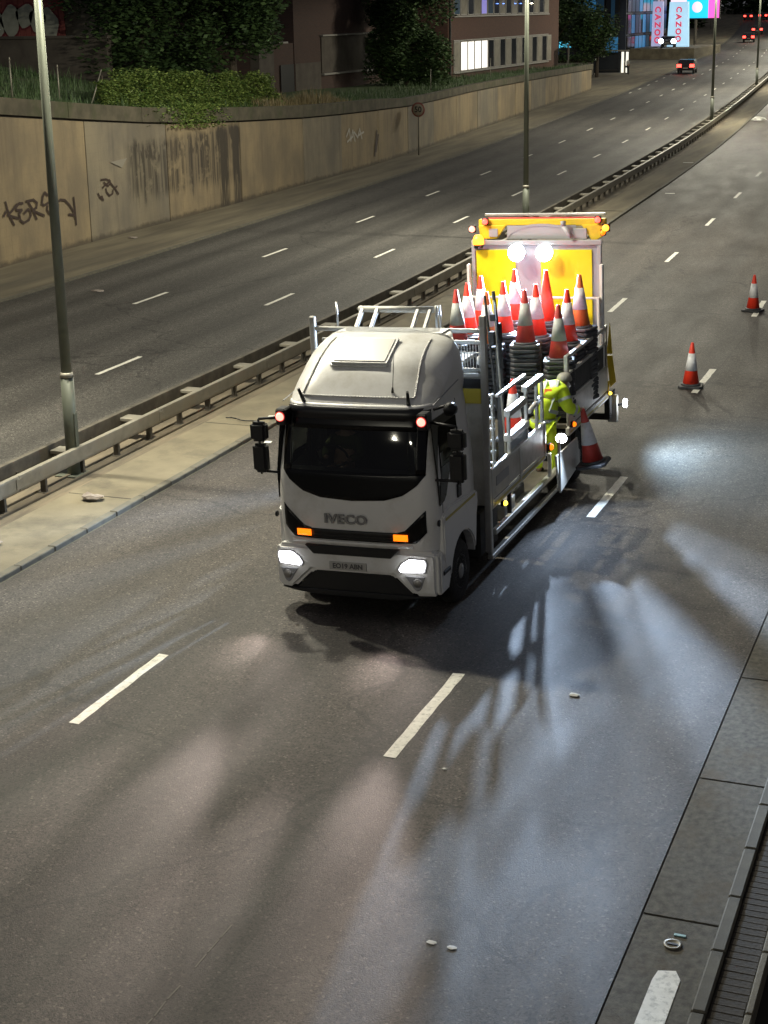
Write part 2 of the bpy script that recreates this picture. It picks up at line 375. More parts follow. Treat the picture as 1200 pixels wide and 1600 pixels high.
# ================================================================== SETTING
# wide ground sheet under everything
def ground_sheet():
    xs = [-900,-400,-200,-120,-80,-60,-45,-38,-30,-20,-12,-5,2,20,60,150,400,900]; ys = [-300,-100,-30]+frange(0,430,10)+[600,1000,1800]
    v = [(x-(cv(y) if y < 440 else 37.5), y, zr(y)-.35) for y in ys for x in xs]; n = len(xs)
    f = [(j*n+i, j*n+i+1, (j+1)*n+i+1, (j+1)*n+i) for j in range(len(ys)-1) for i in range(n-1)]
    me = bpy.data.meshes.new('ground'); me.from_pydata(v, [], f); me.materials.append(M['soil']); o = link('ground', me); o['kind'] = 'structure'
ground_sheet()
ribbon('road_near', -12.72, -2.42, -10, 430, 0, M['asphalt_near'], 2, 6)
ribbon('road_far', -26.0, -15.25, -10, 430, 0, M['asphalt_far'], 2, 6)
ribbon('verge_strip', -31.5, -26.0, 0, 152, .006, M['verge'], 2, 5)
ribbon('pavement_far', -60, -26.0, 152, 430, .01, M['verge'], 4, 6)
# central reservation: paved shoulder and the grooved strip under the barriers
def stone_row(name, xa, xb, ya, yb, pitch, h0, h1, mt, y_only_near=None, gap=.012):
    root = None
    return root
res = ribbon('central_reservation', -15.30, -14.05, 0, 430, .05, M['dirt'], 2, 6)
for q, xx in enumerate((-14.92, -14.62, -14.36)):            # long shallow kerb ridges under the barrier
    mb = MB()
    for a, b in zip(frange(14, 60, 2), frange(14, 60, 2)[1:]):
        mb.bar(rp(xx, a, .062), rp(xx, b, .062), .05, .05)
    mb.build('kerb_ridge', M['dirt'], res)
pav = ribbon('reservation_path', -14.05, -12.86, 0, 46, .075, M['concrete_path'], 2, 4)
ribbon('reservation_path', -14.05, -12.86, 46, 430, .055, M['verge'], 2, 4)
mb = MB()
for y in frange(2, 62, 5.0): mb.box(-14.04-cv(y), -12.87-cv(y), y, y+.02, .068, .0790)
mb.build('path_joint', M['joint'], pav)
# kerb stones of the reservation (near side), each stone its own piece up to where they get small
ks = MB().box(-.07, .07, -.45, .45, -.1, .085).mesh('kerb_stone', M['kerb'], .012)
kr = ribbon('reservation_kerb_bed', -12.86, -12.70, 0, 430, .004, M['kerb'], 4, 1)
n_k = 0; y = 14.0
while y < 70:
    k = link('kerb_stone', ks, kr); k.location = rp(-12.80+random.uniform(-.004,.004), y+.455, random.uniform(-.004,.003)-.002); k.rotation_euler.z = math.atan2(cv(y+.9)-cv(y), .91); y += .912
mb = MB()
for a, b in zip(frange(70, 430, 4), frange(70, 430, 4)[1:]): mb.bar(rp(-12.80, a, .0), rp(-12.80, b, .0), .14, .10)
mb.build('kerb_line', M['kerb'], kr)
# far carriageway kerb of the reservation
mb = MB()
for a, b in zip(frange(0, 430, 4), frange(0, 430, 4)[1:]): mb.bar(rp(-15.30, a, .04), rp(-15.30, b, .04), .10, .12)
o = mb.build('far_kerb', M['kerb']); o['kind'] = 'structure'
mb = MB()
for a, b in zip(frange(0, 300, 3), frange(0, 300, 3)[1:]): mb.bar(rp(-25.98, a, .015), rp(-25.98, b, .015), .14, .09)
o = mb.build('verge_kerb', M['kerb']); o['kind'] = 'structure'
# nearside: gutter slabs with open tar joints, kerb, dark ribbed paving, pale edging
gut = ribbon('gutter_bed', -2.42, -1.60, -8, 430, -.012, M['joint'], 4, 1)
ys_j = [y for y in frange(-6.6-2.8*0, 120, 2.8)]
ys_j = [12.42+2.76*k for k in range(-7, 38)]
for a, b in zip(ys_j, ys_j[1:]):
    me = MB()
    rows = []
    me.b.verts.ensure_lookup_table()
    A = [rp(-2.402, a+.018), rp(-1.742, a+.018), rp(-1.742, b-.018), rp(-2.402, b-.018)]
    V0 = [me.b.verts.new(p) for p in A]; V1 = [me.b.verts.new(p-Vector((0,0,.05))) for p in A]
    me.b.faces.new(V0)
    for i in range(4): me.b.faces.new((V0[i], V0[(i+1)%4], V1[(i+1)%4], V1[i]))
    me.build('gutter_slab', M['gutter'], gut)
k2 = MB().box(-.06, .06, -.45, .45, -.1, .055).mesh('kerb_stone', M['kerb'], .015)
y = -4
while y < 60:
    k = link('kerb_stone', k2, gut); k.location = rp(-1.675+random.uniform(-.003,.003), y, random.uniform(-.003,.003)); k.rotation_euler.z = math.atan2(cv(y+.9)-cv(y), .91); y += .912
rib = ribbon('ribbed_paving', -1.61, -1.33, -8, 200, .01, M['soil'], 4, 1)
pb = MB().box(-.135, .135, -.0485, .0485, 0, .03).mesh('paver', M['brickdark'], .006)
y = 9.0
while y < 33 :
    p = link('paver', pb, rib); p.location = rp(-1.47+random.uniform(-.004,.004), y, -.016+random.uniform(-.002,.002)); p.rotation_euler.z = random.uniform(-.02,.02); y += .1
ek = MB().box(-.03, .03, -.45, .45, -.1, .09).mesh('edging_stone', M['concrete_path'], .01)
y = -4
while y < 60:
    k = link('edging_stone', ek, rib); k.location = rp(-1.29, y, 0); y += .915
# painted lines
def dash(xo, y, L=2.0, w=.12, nm='lane_line', dz=.004):
    me = MB(); n = 12; w0 = w; pts = []
    for i in range(n+1):
        yy = y-L/2+L*i/n; pts.append((rp(xo-w/2+random.uniform(-.007,.007), yy+(random.uniform(-.02,.02) if i in (0,n) else 0), dz), rp(xo+w/2+random.uniform(-.007,.007), yy+(random.uniform(-.02,.02) if i in (0,n) else 0), dz)))
    for (a, b), (c, d) in zip(pts, pts[1:]): me.quad(a, b, d, c)
    return me
lines = bpy.data.objects.new('lane_markings', None); COL.objects.link(lines); lines['kind'] = 'structure'
ya = [15.34-9*k for k in range(1,3)]+[15.34+8.93*k for k in range(0, 34)]
for y in ya: dash(-9.27, y, 2.15, .13).build('lane_line', M['paint'], lines)
yb = [15.8-8.95]+[15.8+8.93*k for k in range(0, 34)]
for y in yb: dash(-5.60, y, 2.4, .14).build('lane_line', M['paint'], lines)
for k in range(-2, 36): dash(-18.5, 31.5+9.05*k if k < 8 else 31.5+9.05*8+9.0*(k-8)).build('lane_line', M['paint'], lines)
for k in range(-3, 36): dash(-22.13, 39.8+9.05*k if k < 8 else 39.8+9.05*8+9.0*(k-8)).build('lane_line', M['paint'], lines)
for k in range(0, 9): dash(-25.3, 143+k*6.2, 1.6, .14).build('edge_line', M['paint'], lines)
me = MB(); me.quad((-2.145,9.4,.006),(-1.915,9.4,.006),(-1.90,11.5,.006),(-1.96,11.62,.006),(-2.10,11.58,.006),(-2.12,11.44,.006)); me.build('edge_line', M['paint'], lines)

me = MB()
sp = [(-5.74+.0*k+random.uniform(-.006,.006), 9.4+.24*k) for k in range(9)]
for (xa_, y0_), (xb_, y1_) in zip(sp, sp[1:]):
    if random.random() < .85: me.quad((xa_-.007, y0_, .003), (xa_+.007, y0_, .003), (xb_+.007, y1_-.03, .003), (xb_-.007, y1_-.03, .003))
me.build('scratch_line', mat('worn_pale_scratch', (.20,.19,.165), .8), lines)
# ---------------------------------------------------------------- retaining wall
WX = [(0,-29.3),(43,-29.5),(75,-29.75),(85,-29.7),(110,-29.6),(148,-29.6)]       # offset from the road's centre, curve added by rp
def wx(y): return interp([(0,-29.45),(43,-29.45),(50,-29.5),(62,-29.2),(70,-29.1),(80,-28.9),(100,-29.4),(148,-29.4)], y)
WT = [(0,6.6),(43,4.75),(49.6,4.14),(54.8,3.68),(62,3.28),(70,2.92),(75,2.78),(80,2.66),(86,2.50),(102,2.42),(120,2.2),(147,1.80)]
def wt(y): return interp(WT, y)
wall = empty('retaining_wall', rp(-29.5, 60, 0), label='long stained concrete retaining wall with graffiti tags beyond the far carriageway', cat='wall')
winv = Matrix.Translation(-wall.location)
def wall_piece(y0, y1, zb, zt0, zt1, off, th, mt, name, gap=.032):
    me = MB(); ys = frange(y0+gap, y1-gap, 2.5); n = len(ys)-1
    F = []; 
    for y in ys:
        t = (y-y0)/(y1-y0); zt = zt0+(zt1-zt0)*t; z0 = zb if zb is not None else -.1
        if callable(zb): z0 = zb(y)
        p = rp(wx(y), y, 0)
        F.append((Vector((p.x+off, y, p.z+z0)), Vector((p.x+off, y, p.z+zt)), Vector((p.x+off-th, y, p.z+zt)), Vector((p.x+off-th, y, p.z+z0))))
    V = [[me.b.verts.new(winv@q) for q in f] for f in F]
    for a, b in zip(V, V[1:]):
        for i in range(4): me.b.faces.new((a[i], a[(i+1)%4], b[(i+1)%4], b[i]))
    me.b.faces.new(V[0]); me.b.faces.new(V[-1][::-1])
    o = me.build(name, mt, wall, .008)
    return uvbox(o, lambda c: (c.y+wall.location.y, c.z+wall.location.z-zr(c.y+wall.location.y)))
JY = [12, 18.3, 24.6, 31, 37.2, 43.4, 49.6, 55.6, 62.2, 69.3, 74.3, 79.7, 85.3, 91, 96.6, 102.2, 108, 113.5, 119, 124.6, 130.2, 136, 141.5, 147]
for i, (a, b) in enumerate(zip(JY, JY[1:])):
    wall_piece(a, b, -.1, wt(a), wt(b), random.uniform(-.015,.015), .35, M['wall'] if i % 3 else M['wall_grey'], 'panel')
wall_piece(JY[0], JY[-1], -.1, wt(JY[0]), wt(JY[-1])-.0, -.06, .2, M['joint'], 'backing') if False else None
CY = [12+5.2*i for i in range(27)]
for a, b in zip(CY, CY[1:]):
    b = min(b, 147.2)
    if a >= b: break
    wall_piece(a, b, lambda y: wt(y)+.07, wt(a)+.60*(1 if a < 80 else .8), wt(b)+.60*(1 if b < 80 else .8), .10, .4, M['coping'], 'coping_stone', .01)
me = MB()
for a, b in zip(frange(12, 147, 2.5), frange(12, 147, 2.5)[1:]):
    pa = rp(wx(a)-.2, a, wt(a)*.5-.05); pb_ = rp(wx(b)-.2, b, wt(b)*.5-.05)
    A = [rp(wx(a)-.05, a, -.1), rp(wx(a)-.05, a, wt(a)+.075), rp(wx(a)-.33, a, wt(a)+.075), rp(wx(a)-.33, a, -.1)]
    B = [rp(wx(b)-.05, b, -.1), rp(wx(b)-.05, b, wt(b)+.075), rp(wx(b)-.33, b, wt(b)+.075), rp(wx(b)-.33, b, -.1)]
    A = [winv@q for q in A]; B = [winv@q for q in B]
    for i in range(4): me.quad(A[i], A[(i+1)%4], B[(i+1)%4], B[i])
me.build('joint_backing', M['joint'], wall)
# graffiti as thin paint on the wall: (y, z) strokes
M['tagpaint'] = mat('black_spray_paint', (.035,.018,.012), .7); M['tagpale'] = mat('pale_spray_paint', (.40,.38,.33), .7)
def strokes(name, lines_, w, mt, lift=.03):
    me = MB()
    for ln in lines_:
        pts = [Vector((rp(wx(y), y).x+lift, y, z)) for y, z in ln]
        for a, b in zip(pts, pts[1:]):
            d = (b-a); d.normalize(); nrm = Vector((0, -d.z, d.y))*w/2; e = d*w*.3
            a, b = winv@a, winv@b
            me.quad(a-nrm-e, b-nrm+e, b+nrm+e, a+nrm-e)
    return me.build(name, mt, wall)
def px2wall(px, py):      # tag strokes were read off in photo pixels of the enlarged crop; x to metres along, y to metres up
    y = 43.55+px*.0396*.1917*5.0/5.0*1.0
    return y
def G1(u, v):   # crop pixel (1200x835 crop of the wall) -> (y, z)
    px, py = u*230/1200, 280+v*160/835
    y = 43.55+px*.0395; bz = 420-px*.262; tz = 178+px*.09   # base and top lines of the wall in that view
    return (y, (bz-py)/(bz-tz)*wt(y))
S = [[(75,175),(85,240),(100,300),(128,370)], [(160,200),(120,250),(85,285),(120,300),(165,315)], [(210,190),(180,190),(150,225),(158,248),(200,245),(175,275),(180,330),(205,355),(250,330),(270,290),(265,255),(250,240),(215,275)],
     [(255,180),(285,240),(315,325)], [(240,175),(300,163),(328,190),(320,230),(285,250),(330,275),(380,297)], [(425,130),(400,105),(380,140),(368,200),(385,212),(425,190),(440,180)], [(415,215),(408,250),(425,280),(455,290),(505,255),(508,205)],
     [(500,190),(530,168),(570,172),(610,215),(640,265),(655,330)], [(650,150),(654,230),(657,375)], [(595,290),(640,295),(655,310)], [(50,295),(75,250)]]
strokes('graffiti_tag', [[G1(*p) for p in l] for l in S], .085, M['tagpaint'])
S2 = [[(915,10),(960,5),(1000,20),(940,60),(925,75)], [(940,30),(975,60),(1000,40)], [(955,80),(960,110),(985,137),(1015,120),(1020,90)], [(1010,45),(1040,80),(1070,120)], [(1060,60),(1040,75),(1068,125)], [(880,120),(895,150),(915,170)], [(890,150),(915,145),(925,175)], [(990,10),(1010,50)]]
strokes('graffiti_tag', [[G1(*p) for p in l] for l in S2], .07, M['tagpaint'])
S3 = [[(74.9,1.75),(75.3,2.1),(75.5,1.5),(75.8,2.0),(76.1,1.45)], [(76.0,1.9),(76.5,1.6),(76.8,2.0),(77.1,1.5)], [(75.0,1.5),(75.8,1.7)], [(76.6,1.7),(77.4,1.8)]]
strokes('graffiti_scribble', S3, .10, M['tagpale'])
strokes('graffiti_mark', [[(79.0,.5),(79.4,1.7)],[(79.2,.7),(79.6,1.5)]], .16, M['tagpaint'])
me = MB()
me.quad(*[Vector((x_, y_, z_)) for x_, y_, z_ in ((rp(wx(51.2),51.2).x+.028-wall.location.x, 51.2-60, 2.62),(rp(wx(51.2),51.2).x+.028-wall.location.x, 52.4-60, 2.66),(rp(wx(51.2),51.2).x+.028-wall.location.x, 52.0-60, 2.36))]); me.build('pale_patch', mat('old_patch', (.23,.21,.17), .9), wall)

# ---------------------------------------------------------------- land behind the wall
def land_z(xd, y):      # xd = metres behind the wall
    base = zr(y)+wt(min(y,147))+.35
    slope = interp([(0,.20),(60,.19),(78,.05),(100,.01),(150,.0)], y)
    return base+slope*min(xd, 11)+.12*noise.noise(Vector((xd*.4, y*.3, 0)))
def land():
    v = []; f = []; ys = frange(8, 147.5, 2.5); xs = [.3,1,2,3.5,5,7,9,11,14,20,30,45,70,110]
    for y in ys:
        p = rp(wx(y), y)
        for xd in xs: v.append((p.x-xd, y, land_z(xd, y) if xd > .5 else zr(y)+wt(y)+.3))
    n = len(xs)
    for j in range(len(ys)-1):
        for i in range(n-1): f.append((j*n+i, j*n+i+1, (j+1)*n+i+1, (j+1)*n+i))
    me = bpy.data.meshes.new('grass_bank'); me.from_pydata(v, [], f); me.materials.append(M['grass']); o = link('grass_bank', me); o['kind'] = 'structure'
    for p in me.polygons: p.use_smooth = True
land()
def leaves(name, pts, size, mt, parent=None, seed=1, up=.3):
    """many leaf quads at the given points"""
    rnd = random.Random(seed); v = []; f = []
    for p in pts:
        s = size*rnd.uniform(.6, 1.4); a = rnd.uniform(0, 6.28); t = rnd.uniform(-1.1, 1.1)
        u = Vector((math.cos(a), math.sin(a), rnd.uniform(-.5, .5))).normalized(); w = u.cross(Vector((math.sin(t), rnd.uniform(-.4,.4), math.cos(t)))).normalized()
        k = len(v); v += [p-u*s*.5, p+w*s*.32, p+u*s*.6, p-w*s*.32]; f.append((k, k+1, k+2, k+3))
    me = bpy.data.meshes.new(name); me.from_pydata(v, [], f); me.materials.append(mt); return link(name, me, parent)
def crown_pts(n, blobs, seed):
    rnd = random.Random(seed); out = []
    for _ in range(n):
        c, r = rnd.choice(blobs); d = Vector((rnd.gauss(0,1), rnd.gauss(0,1), rnd.gauss(0,1))).normalized()*r*(rnd.random()**.33)
        q = Vector(c)+d; out.append(q)
    return out
def tree(loc, h, r, n, size, mt, label, seed, group=None, trunk=True, low=.35):
    rnd = random.Random(seed); t = empty('tree' if trunk else 'bush', loc, 0, label, 'tree' if trunk else 'bush', group)
    blobs = []
    for i in range(26):
        a = rnd.uniform(0,6.28); zz = h*rnd.uniform(low, .95); rr = r*(1-.5*abs(zz/h-.55))*rnd.uniform(.35,.85)
        blobs.append(((math.cos(a)*rr, math.sin(a)*rr, zz), r*rnd.uniform(.28,.48)))
    leaves('crown', crown_pts(n, blobs, seed), size, mt, t, seed)
    mb = MB(); mb.tube((0,0,-.3), (rnd.uniform(-.2,.2), 0, h*.5), .05*r+.06, .03*r+.03, 8)
    for b, _ in blobs[:7]: mb.tube((0,0,h*.35), b, .05, .015, 6)
    mb.build('trunk' if trunk else 'stem', M['bark'], t); return t
# tall weeds, dry grass and ivy along the wall top
def blades(name, y0, y1, n, hh, mt, x0=.2, x1=1.6, seed=3):
    rnd = random.Random(seed); v = []; f = []
    for _ in range(n):
        y = rnd.uniform(y0, y1); xd = rnd.uniform(x0, x1); p = rp(wx(y), y); b = Vector((p.x-xd, y, land_z(xd, y)-.05))
        h = hh*rnd.uniform(.4,1.2)*(.6+.8*noise.noise(Vector((y*.6, xd, 2)))); a = rnd.uniform(0,6.28); w = Vector((math.cos(a), math.sin(a), 0))*.02; l = Vector((rnd.gauss(0,.2), rnd.gauss(0,.2), 1))*max(h,.1)
        k = len(v); v += [b-w, b+w, b+l*.6+w*.7, b+l]; f.append((k,k+1,k+2,k+3))
    me = bpy.data.meshes.new(name); me.from_pydata(v, [], f); me.materials.append(mt); o = link(name, me); o['kind'] = 'stuff'; tag(o, None, None)
    return o
tag(blades('long_grass', 30, 60, 9000, .55, M['leaf_dark'], .3, 9, 5), 'dark green grass covering the bank above the wall', 'grass')
tag(blades('dry_grass', 66, 78, 3800, .8, M['leaf_dry'], .2, 2.2, 6), 'dry straw coloured weeds at the foot of the brick block', 'weeds')
tag(blades('scrub', 62, 146, 9000, .5, M['leaf_dark'], .2, 5, 8), 'low dark scrub along the top of the wall beside the brick buildings', 'weeds')
# ivy hedge hung on a fence line
hed = empty('hedge', rp(wx(60)-1.6, 60, 0), label='long trimmed ivy hedge growing above the stained part of the wall', cat='hedge')
rnd = random.Random(11); pts = []
for _ in range(36000):
    y = rnd.uniform(53.2, 69.5); t = (y-53.2)/16.3; zt = 5.72-.82*t+.30*noise.noise(Vector((y*1.3,0,5)))+.22*noise.noise(Vector((y*5,0,1)))-(.35 if y < 54.6 else 0); zb = wt(y)+.35; z = zb+(zt-zb)*rnd.random()**.8
    if noise.noise(Vector((y*1.1, z*1.3, 0))) < -.33 and rnd.random() < .7: continue
    dx = 1.55+.25*noise.noise(Vector((y*.8, z*1.1, 3)))+rnd.gauss(0,.12)-.9*max(0,(1-(z-zb)/.9))*.6
    pts.append(Vector((rp(wx(y), y).x-dx, y, z))-hed.location)
leaves('foliage', pts, .105, M['leaf_hedge'], hed, 5)
pts = []
for _ in range(2200):
    y = rnd.gauss(57.8, 1.2); z = wt(y)+.75-rnd.random()**2*.9; pts.append(Vector((rp(wx(y), y).x+.12+rnd.random()*.06, y, z))-hed.location)
leaves('trailing_ivy', pts, .11, M['leaf_hedge'], hed, 9)
mb = MB()
for y in frange(54, 69, 1.5): mb.tube(rp(wx(y)-1.7, y, wt(y)+.2)-hed.location, Vector((rp(wx(y)-1.7, y).x, y, 5.5-.05*(y-54)))-hed.location, .03)
mb.build('stem', M['bark'], hed)
# thin fence posts on the grass bank
for i, (y, h, lean, lab) in enumerate(((47.5, 1.45, 0, 'thin grey fence post nearest the left edge of the grass bank'), (50.6, 1.35, 0, 'thin grey fence post in the middle of the grass bank'), (52.7, 1.25, .9, 'thin pale fence post leaning steeply beside the hedge'),
                               (96, 1.3, 0, 'slim fence post in front of the second brick building, near its corner'), (112, 1.5, .0, 'slim pale post standing on the verge below the office windows'))):
    p = rp(wx(y)-1.5, y); p.z = land_z(1.5, y)-.1
    mb = MB().tube((0,0,0), (0, lean, h), .028, .022, 8).tube((0, lean*.96, h*.96), (0, lean*1.03, h*1.03), .032, .02, 8)
    tag(mb.build('fence_post', M['steel'], None, loc=p), lab, 'post', 'fence posts above the wall')

tree((-38.2, 69, 4.4), 7.5, 4.2, 26000, .26, M['leaf_dark'], 'large dark leafy tree behind the ivy hedge, left of the brick block', 21, low=.05)
tree((-34.2, 70.5, 4.0), 7.2, 3.0, 15000, .24, M['leaf_dark'], 'smaller leafy tree whose branches hang over the middle of the hedge', 22, low=.30)
tree((-36.9, 101.5, 2.7), 6.8, 3.1, 26000, .24, M['leaf_dark'], 'dense round bush tree between the two brick buildings', 23, low=.04)
tree((-40.6, 169, .8), 6.4, 2.9, 9000, .30, M['leaf_dark'], 'dark street tree behind the bus shelter', 24)
tree((-49.5, 186, 1.0), 9, 4.6, 9000, .42, M['leaf_dark'], 'dark tree farther back, left of the glass showroom', 25)
for i, (x, y, h, lab) in enumerate(((-66, 330, 16, 'dark roadside tree beyond the glowing billboard'), (-84, 372, 19, 'tallest dark tree far down the road'), (-60, 400, 18, 'dark far tree straight above the distant traffic'), (-38, 372, 17, 'dark far tree at the right edge of the view'), (-28, 300, 15, 'dark tree right of the distant road at the picture edge'))):
    tree((x, y, zr(y)), h, 9, 8000, 1.2, M['leaf_dark'], lab, 31+i, 'far roadside trees', low=.06)

# ---------------------------------------------------------------- brick buildings behind the wall
def facade_uv(o, ax):
    return uvbox(o, (lambda c: (c.y, c.z)) if ax == 'X' else (lambda c: (c.x+c.y, c.z)))
# block 1
b1 = empty('brick_building', (-40, 97, 3.0), label='dark brick block with a rendered lower band, directly above the middle of the wall', cat='building')
def bpart(root, name, mt, x0, x1, y0, y1, z0, z1, bevel=.0, uv=True):
    l = root.location; o = MB().box(x0-l.x, x1-l.x, y0-l.y, y1-l.y, z0-l.z, z1-l.z).build(name, mt, root, bevel)
    if uv: uvbox(o, lambda c: (c.x+c.y, c.z))
    return o
bpart(b1, 'wall', M['brick2'], -56, -40, 90.6, 105, 1.8, 14)
bpart(b1, 'wall', M['brick2'], -44.6, -40.05, 84.5, 90.55, 1.8, 5.9)
M['render'] = noisy('grey_render', (.07,.058,.048), (.10,.086,.07), 1.5, .9)
bpart(b1, 'plinth', M['render'], -40, -39.97, 90.65, 94.5, 2.0, 4.7, uv=False)
bpart(b1, 'rendered_band', M['render'], -40, -39.93, 94.6, 104.9, 4.02, 6.15, uv=False)
bpart(b1, 'ledge', M['frame_w'], -40, -39.78, 94.5, 105, 6.18, 6.28, .01, False)
bpart(b1, 'ledge', M['frame_w'], -40, -39.78, 94.6, 105, 3.88, 4.0, .01, False)
bpart(b1, 'doorway', M['black'], -40, -39.96, 88.5, 90.4, 2.2, 4.7, uv=False)
bpart(b1, 'porch_roof', M['frame_w'], -41.6, -39.3, 84.2, 88.2, 5.92, 6.02, .01, False)
bpart(b1, 'porch_wall', M['render'], -40.7, -39.5, 84.6, 86.6, 2.5, 5.9, .01, False)
f = bpart(b1, 'window', M['frame_w'], -39.99, -39.9, 105.02, 105.7, 6.6, 8.3, uv=False)
# block 2: offices with strip windows
b2 = empty('office_building', (-38, 113, 2.8), label='brick office block with two bands of windows, one bay brightly lit', cat='building')
bpart(b2, 'wall', M['brick'], -56, -38, 113.1, 143.6, 1.5, 12)
def L2(x0,x1,y0,y1,z0,z1): return (x0+38, x1+38, y0-113, y1-113, z0-2.8, z1-2.8)
M['e_blue'] = em('blue_neon_glint', (.15,.3,1), 4)
M['bluepane'] = mat('window_blueish', (.05,.09,.14), .15); M['purplepane'] = em('window_violet', (.16,.14,.55), .6)
y = 114.3; idx = 0
while y < 139.6:
    lit = 115.4 < y < 122.4
    w = 1.42 if not lit else 1.55
    fr = MB().box(*L2(-38, -37.93, y, y+w, 3.3, 5.42)).build('window', M['frame_w'], b2, .008)
    pm = M['e_window'] if lit else (M['blind'] if idx % 2 == 0 else M['window_dark'])
    if idx in (0,): pm = M['blind']
    MB().box(*L2(-37.94, -37.915, y+.10, y+w-.10, 3.38, 5.34)).build('pane', pm, fr)
    if lit:
        mb = MB()
        for q in range(3):
            yy = y+.1+(w-.2)*(q+1)/4; mb.box(*L2(-37.915, -37.90, yy-.012, yy+.012, 3.4, 5.32))
        mb.build('blind_gap', M['blind'], fr)
    y += w+.12; idx += 1
    if 122.4 < y < 123: y += .1
bpart(b2, 'sill', M['frame_w'], -38, -37.82, 114.1, 139.9, 3.18, 3.29, .01, False)
bpart(b2, 'lintel', M['frame_w'], -38, -37.88, 114.1, 139.9, 5.44, 5.52, .01, False)
y = 114.3; idx = 0
while y < 139.6:
    w = 1.45
    fr = MB().box(*L2(-38, -37.93, y, y+w, 7.22, 9.3)).build('window', M['frame_w'], b2, .008)
    pm = [M['bluepane'], M['blind'], M['window_dark'], M['blind'], M['purplepane'], M['bluepane'], M['window_dark'], M['blind']][idx % 8] if idx < 6 else (M['blind'] if idx % 2 else M['window_dark'])
    MB().box(*L2(-37.94, -37.915, y+.12, y+w-.12, 7.3, 9.2)).build('pane', pm, fr)
    if idx in (6,7,9,10,12):
        MB().lathe([(.0,-.02),(.10,-.02),(.12,.01),(.0,.03)], 8, Vector((.11, y+.7-113, 8.0-2.8))).build('neon_light', M['e_blue'] if idx != 12 else M['e_street'], fr)
    y += w+.17; idx += 1
bpart(b2, 'sill', M['frame_w'], -38, -37.82, 114.1, 139.9, 7.08, 7.2, .01, False)
bpart(b2, 'drainpipe', M['chassis'], -37.99, -37.85, 113.3, 113.45, 2.0, 12, .02, False)
# blank brown signboard wall end, pale poster
o = MB().box(-.03, .03, -.65, .65, 0, 1.35).box(-.02, .02, -.6, -.5, -2.2, 0).box(-.02,.02,.5,.6,-2.2,0).build('poster_board', M['frame_w'], None, .01, loc=(-37.0, 143.2, 3.2)); o.rotation_euler.z = .35
tag(o, 'small pale poster board with faded red print at the end of the retaining wall', 'sign')
M['posterink'] = mat('faded_red_print', (.42,.16,.15), .8)
mb = MB()
for k in range(5): mb.box(.032, .036, -.42+.04*k, .42-.05*(k%2), 1.08-.2*k, 1.17-.2*k)
mb.build('print', M['posterink'], o)
# graffiti container, pale wall, small retaining wall top left
gp = empty('graffiti_hoarding', (-42.2, 66.5, 6.3), label='red hoarding with pale bubble graffiti in the top left corner', cat='hoarding')
M['redpaint'] = noisy('red_hoarding', (.17,.04,.032), (.23,.06,.05), 4, .8); M['bubble'] = noisy('pale_green_paint', (.26,.27,.22), (.34,.35,.29), 3, .8); M['outline'] = mat('dark_red_outline', (.12,.015,.02), .8)
k = 0; x = -6.0
while x < 1.4:
    MB().box(x+.01, x+.29, -.03, .03, 0, 3).build('panel', M['redpaint'], gp, .01); x += .3
def blob(cx_, cz, w, h_, mt, nm, yy):
    pts = [(cx_+w*math.cos(a)*(1+.18*math.sin(3*a+cx_)), cz+h_*math.sin(a)*(1+.2*math.cos(2*a+cx_*2))) for a in [2*math.pi*i/18 for i in range(18)]]
    MB().prism(pts, 'Y', yy-.01, yy).build(nm, mt, gp)
for i, (cx_, cz, w, h_) in enumerate(((-1.35,1.15,.5,.62),(-.55,1.35,.45,.55),(.1,1.1,.42,.6),(.75,.95,.4,.75),(-2.2,1.1,.5,.6))):
    blob(cx_, cz, w+.09, h_+.09, M['outline'], 'graffiti_outline', -.032); blob(cx_, cz, w, h_, M['bubble'], 'graffiti_letter', -.044)
mb = MB()
for k in range(22): mb.box(-6+k*.34, -5.93+k*.34, -.10, -.07, -.55, .05)
mb.box(-6,1.5,-.11,-.06,-.1,-.05).build('railing', M['steel_dark'], gp)
o = MB().box(-2.55,0,-.15,.15,-.4,3.4).build('pale_hoarding', M['blind'], None, .02, loc=(-38.7, 67.5, 6.7)); tag(o, 'plain grey hoarding between the lamp post and the tree', 'hoarding')
o = MB().box(-9, 0, -.2, .2, -1.2, 1.25).box(-9.1,.1,-.26,.26,1.25,1.38).build('garden_wall', M['render'], None, .02, loc=(-37.9, 65.5, 5.4)); tag(o, 'low rendered wall at the top of the grass bank under the graffiti', 'wall')

# ---------------------------------------------------------------- far end: showroom, totems, billboard, shelter
sh = empty('showroom', (-48.2, 215, 1.1), label='dark glass showroom building with blue lit panes', cat='building')
bpart(sh, 'roof', M['chassis'], -70, -47.2, 211, 240, 12.5, 13.1, uv=False)
bpart(sh, 'wall', mat('showroom_wall', (.03,.04,.06), .5), -70, -47.7, 214, 240, 1.0, 12.5, uv=False)
M['e_b1'] = em('blue_pane_bright', (.04,.20,.42), .42); M['e_b2'] = em('blue_pane_dim', (.012,.04,.075), .35); M['e_b3'] = em('cyan_pane', (.1,.62,.9), 1.0)
rnd = random.Random(5)
for i in range(11):
    for j in range(4):
        x0 = -65.9+i*1.95; z0 = 1.6+j*2.7
        fr = MB().box(x0+45.2-.9, x0+45.2+.9, -1.35, -1.2, z0-1.1, z0-1.1+2.4).build('window', M['chassis'], sh)
        k = rnd.random()
        MB().box(x0+45.2-.8, x0+45.2+.8, -1.39, -1.36, z0-1.0, z0-1.1+2.3).build('pane', M['e_b1'] if k > .80 else (M['e_b2'] if k > .40 else M['window_dark']), fr)
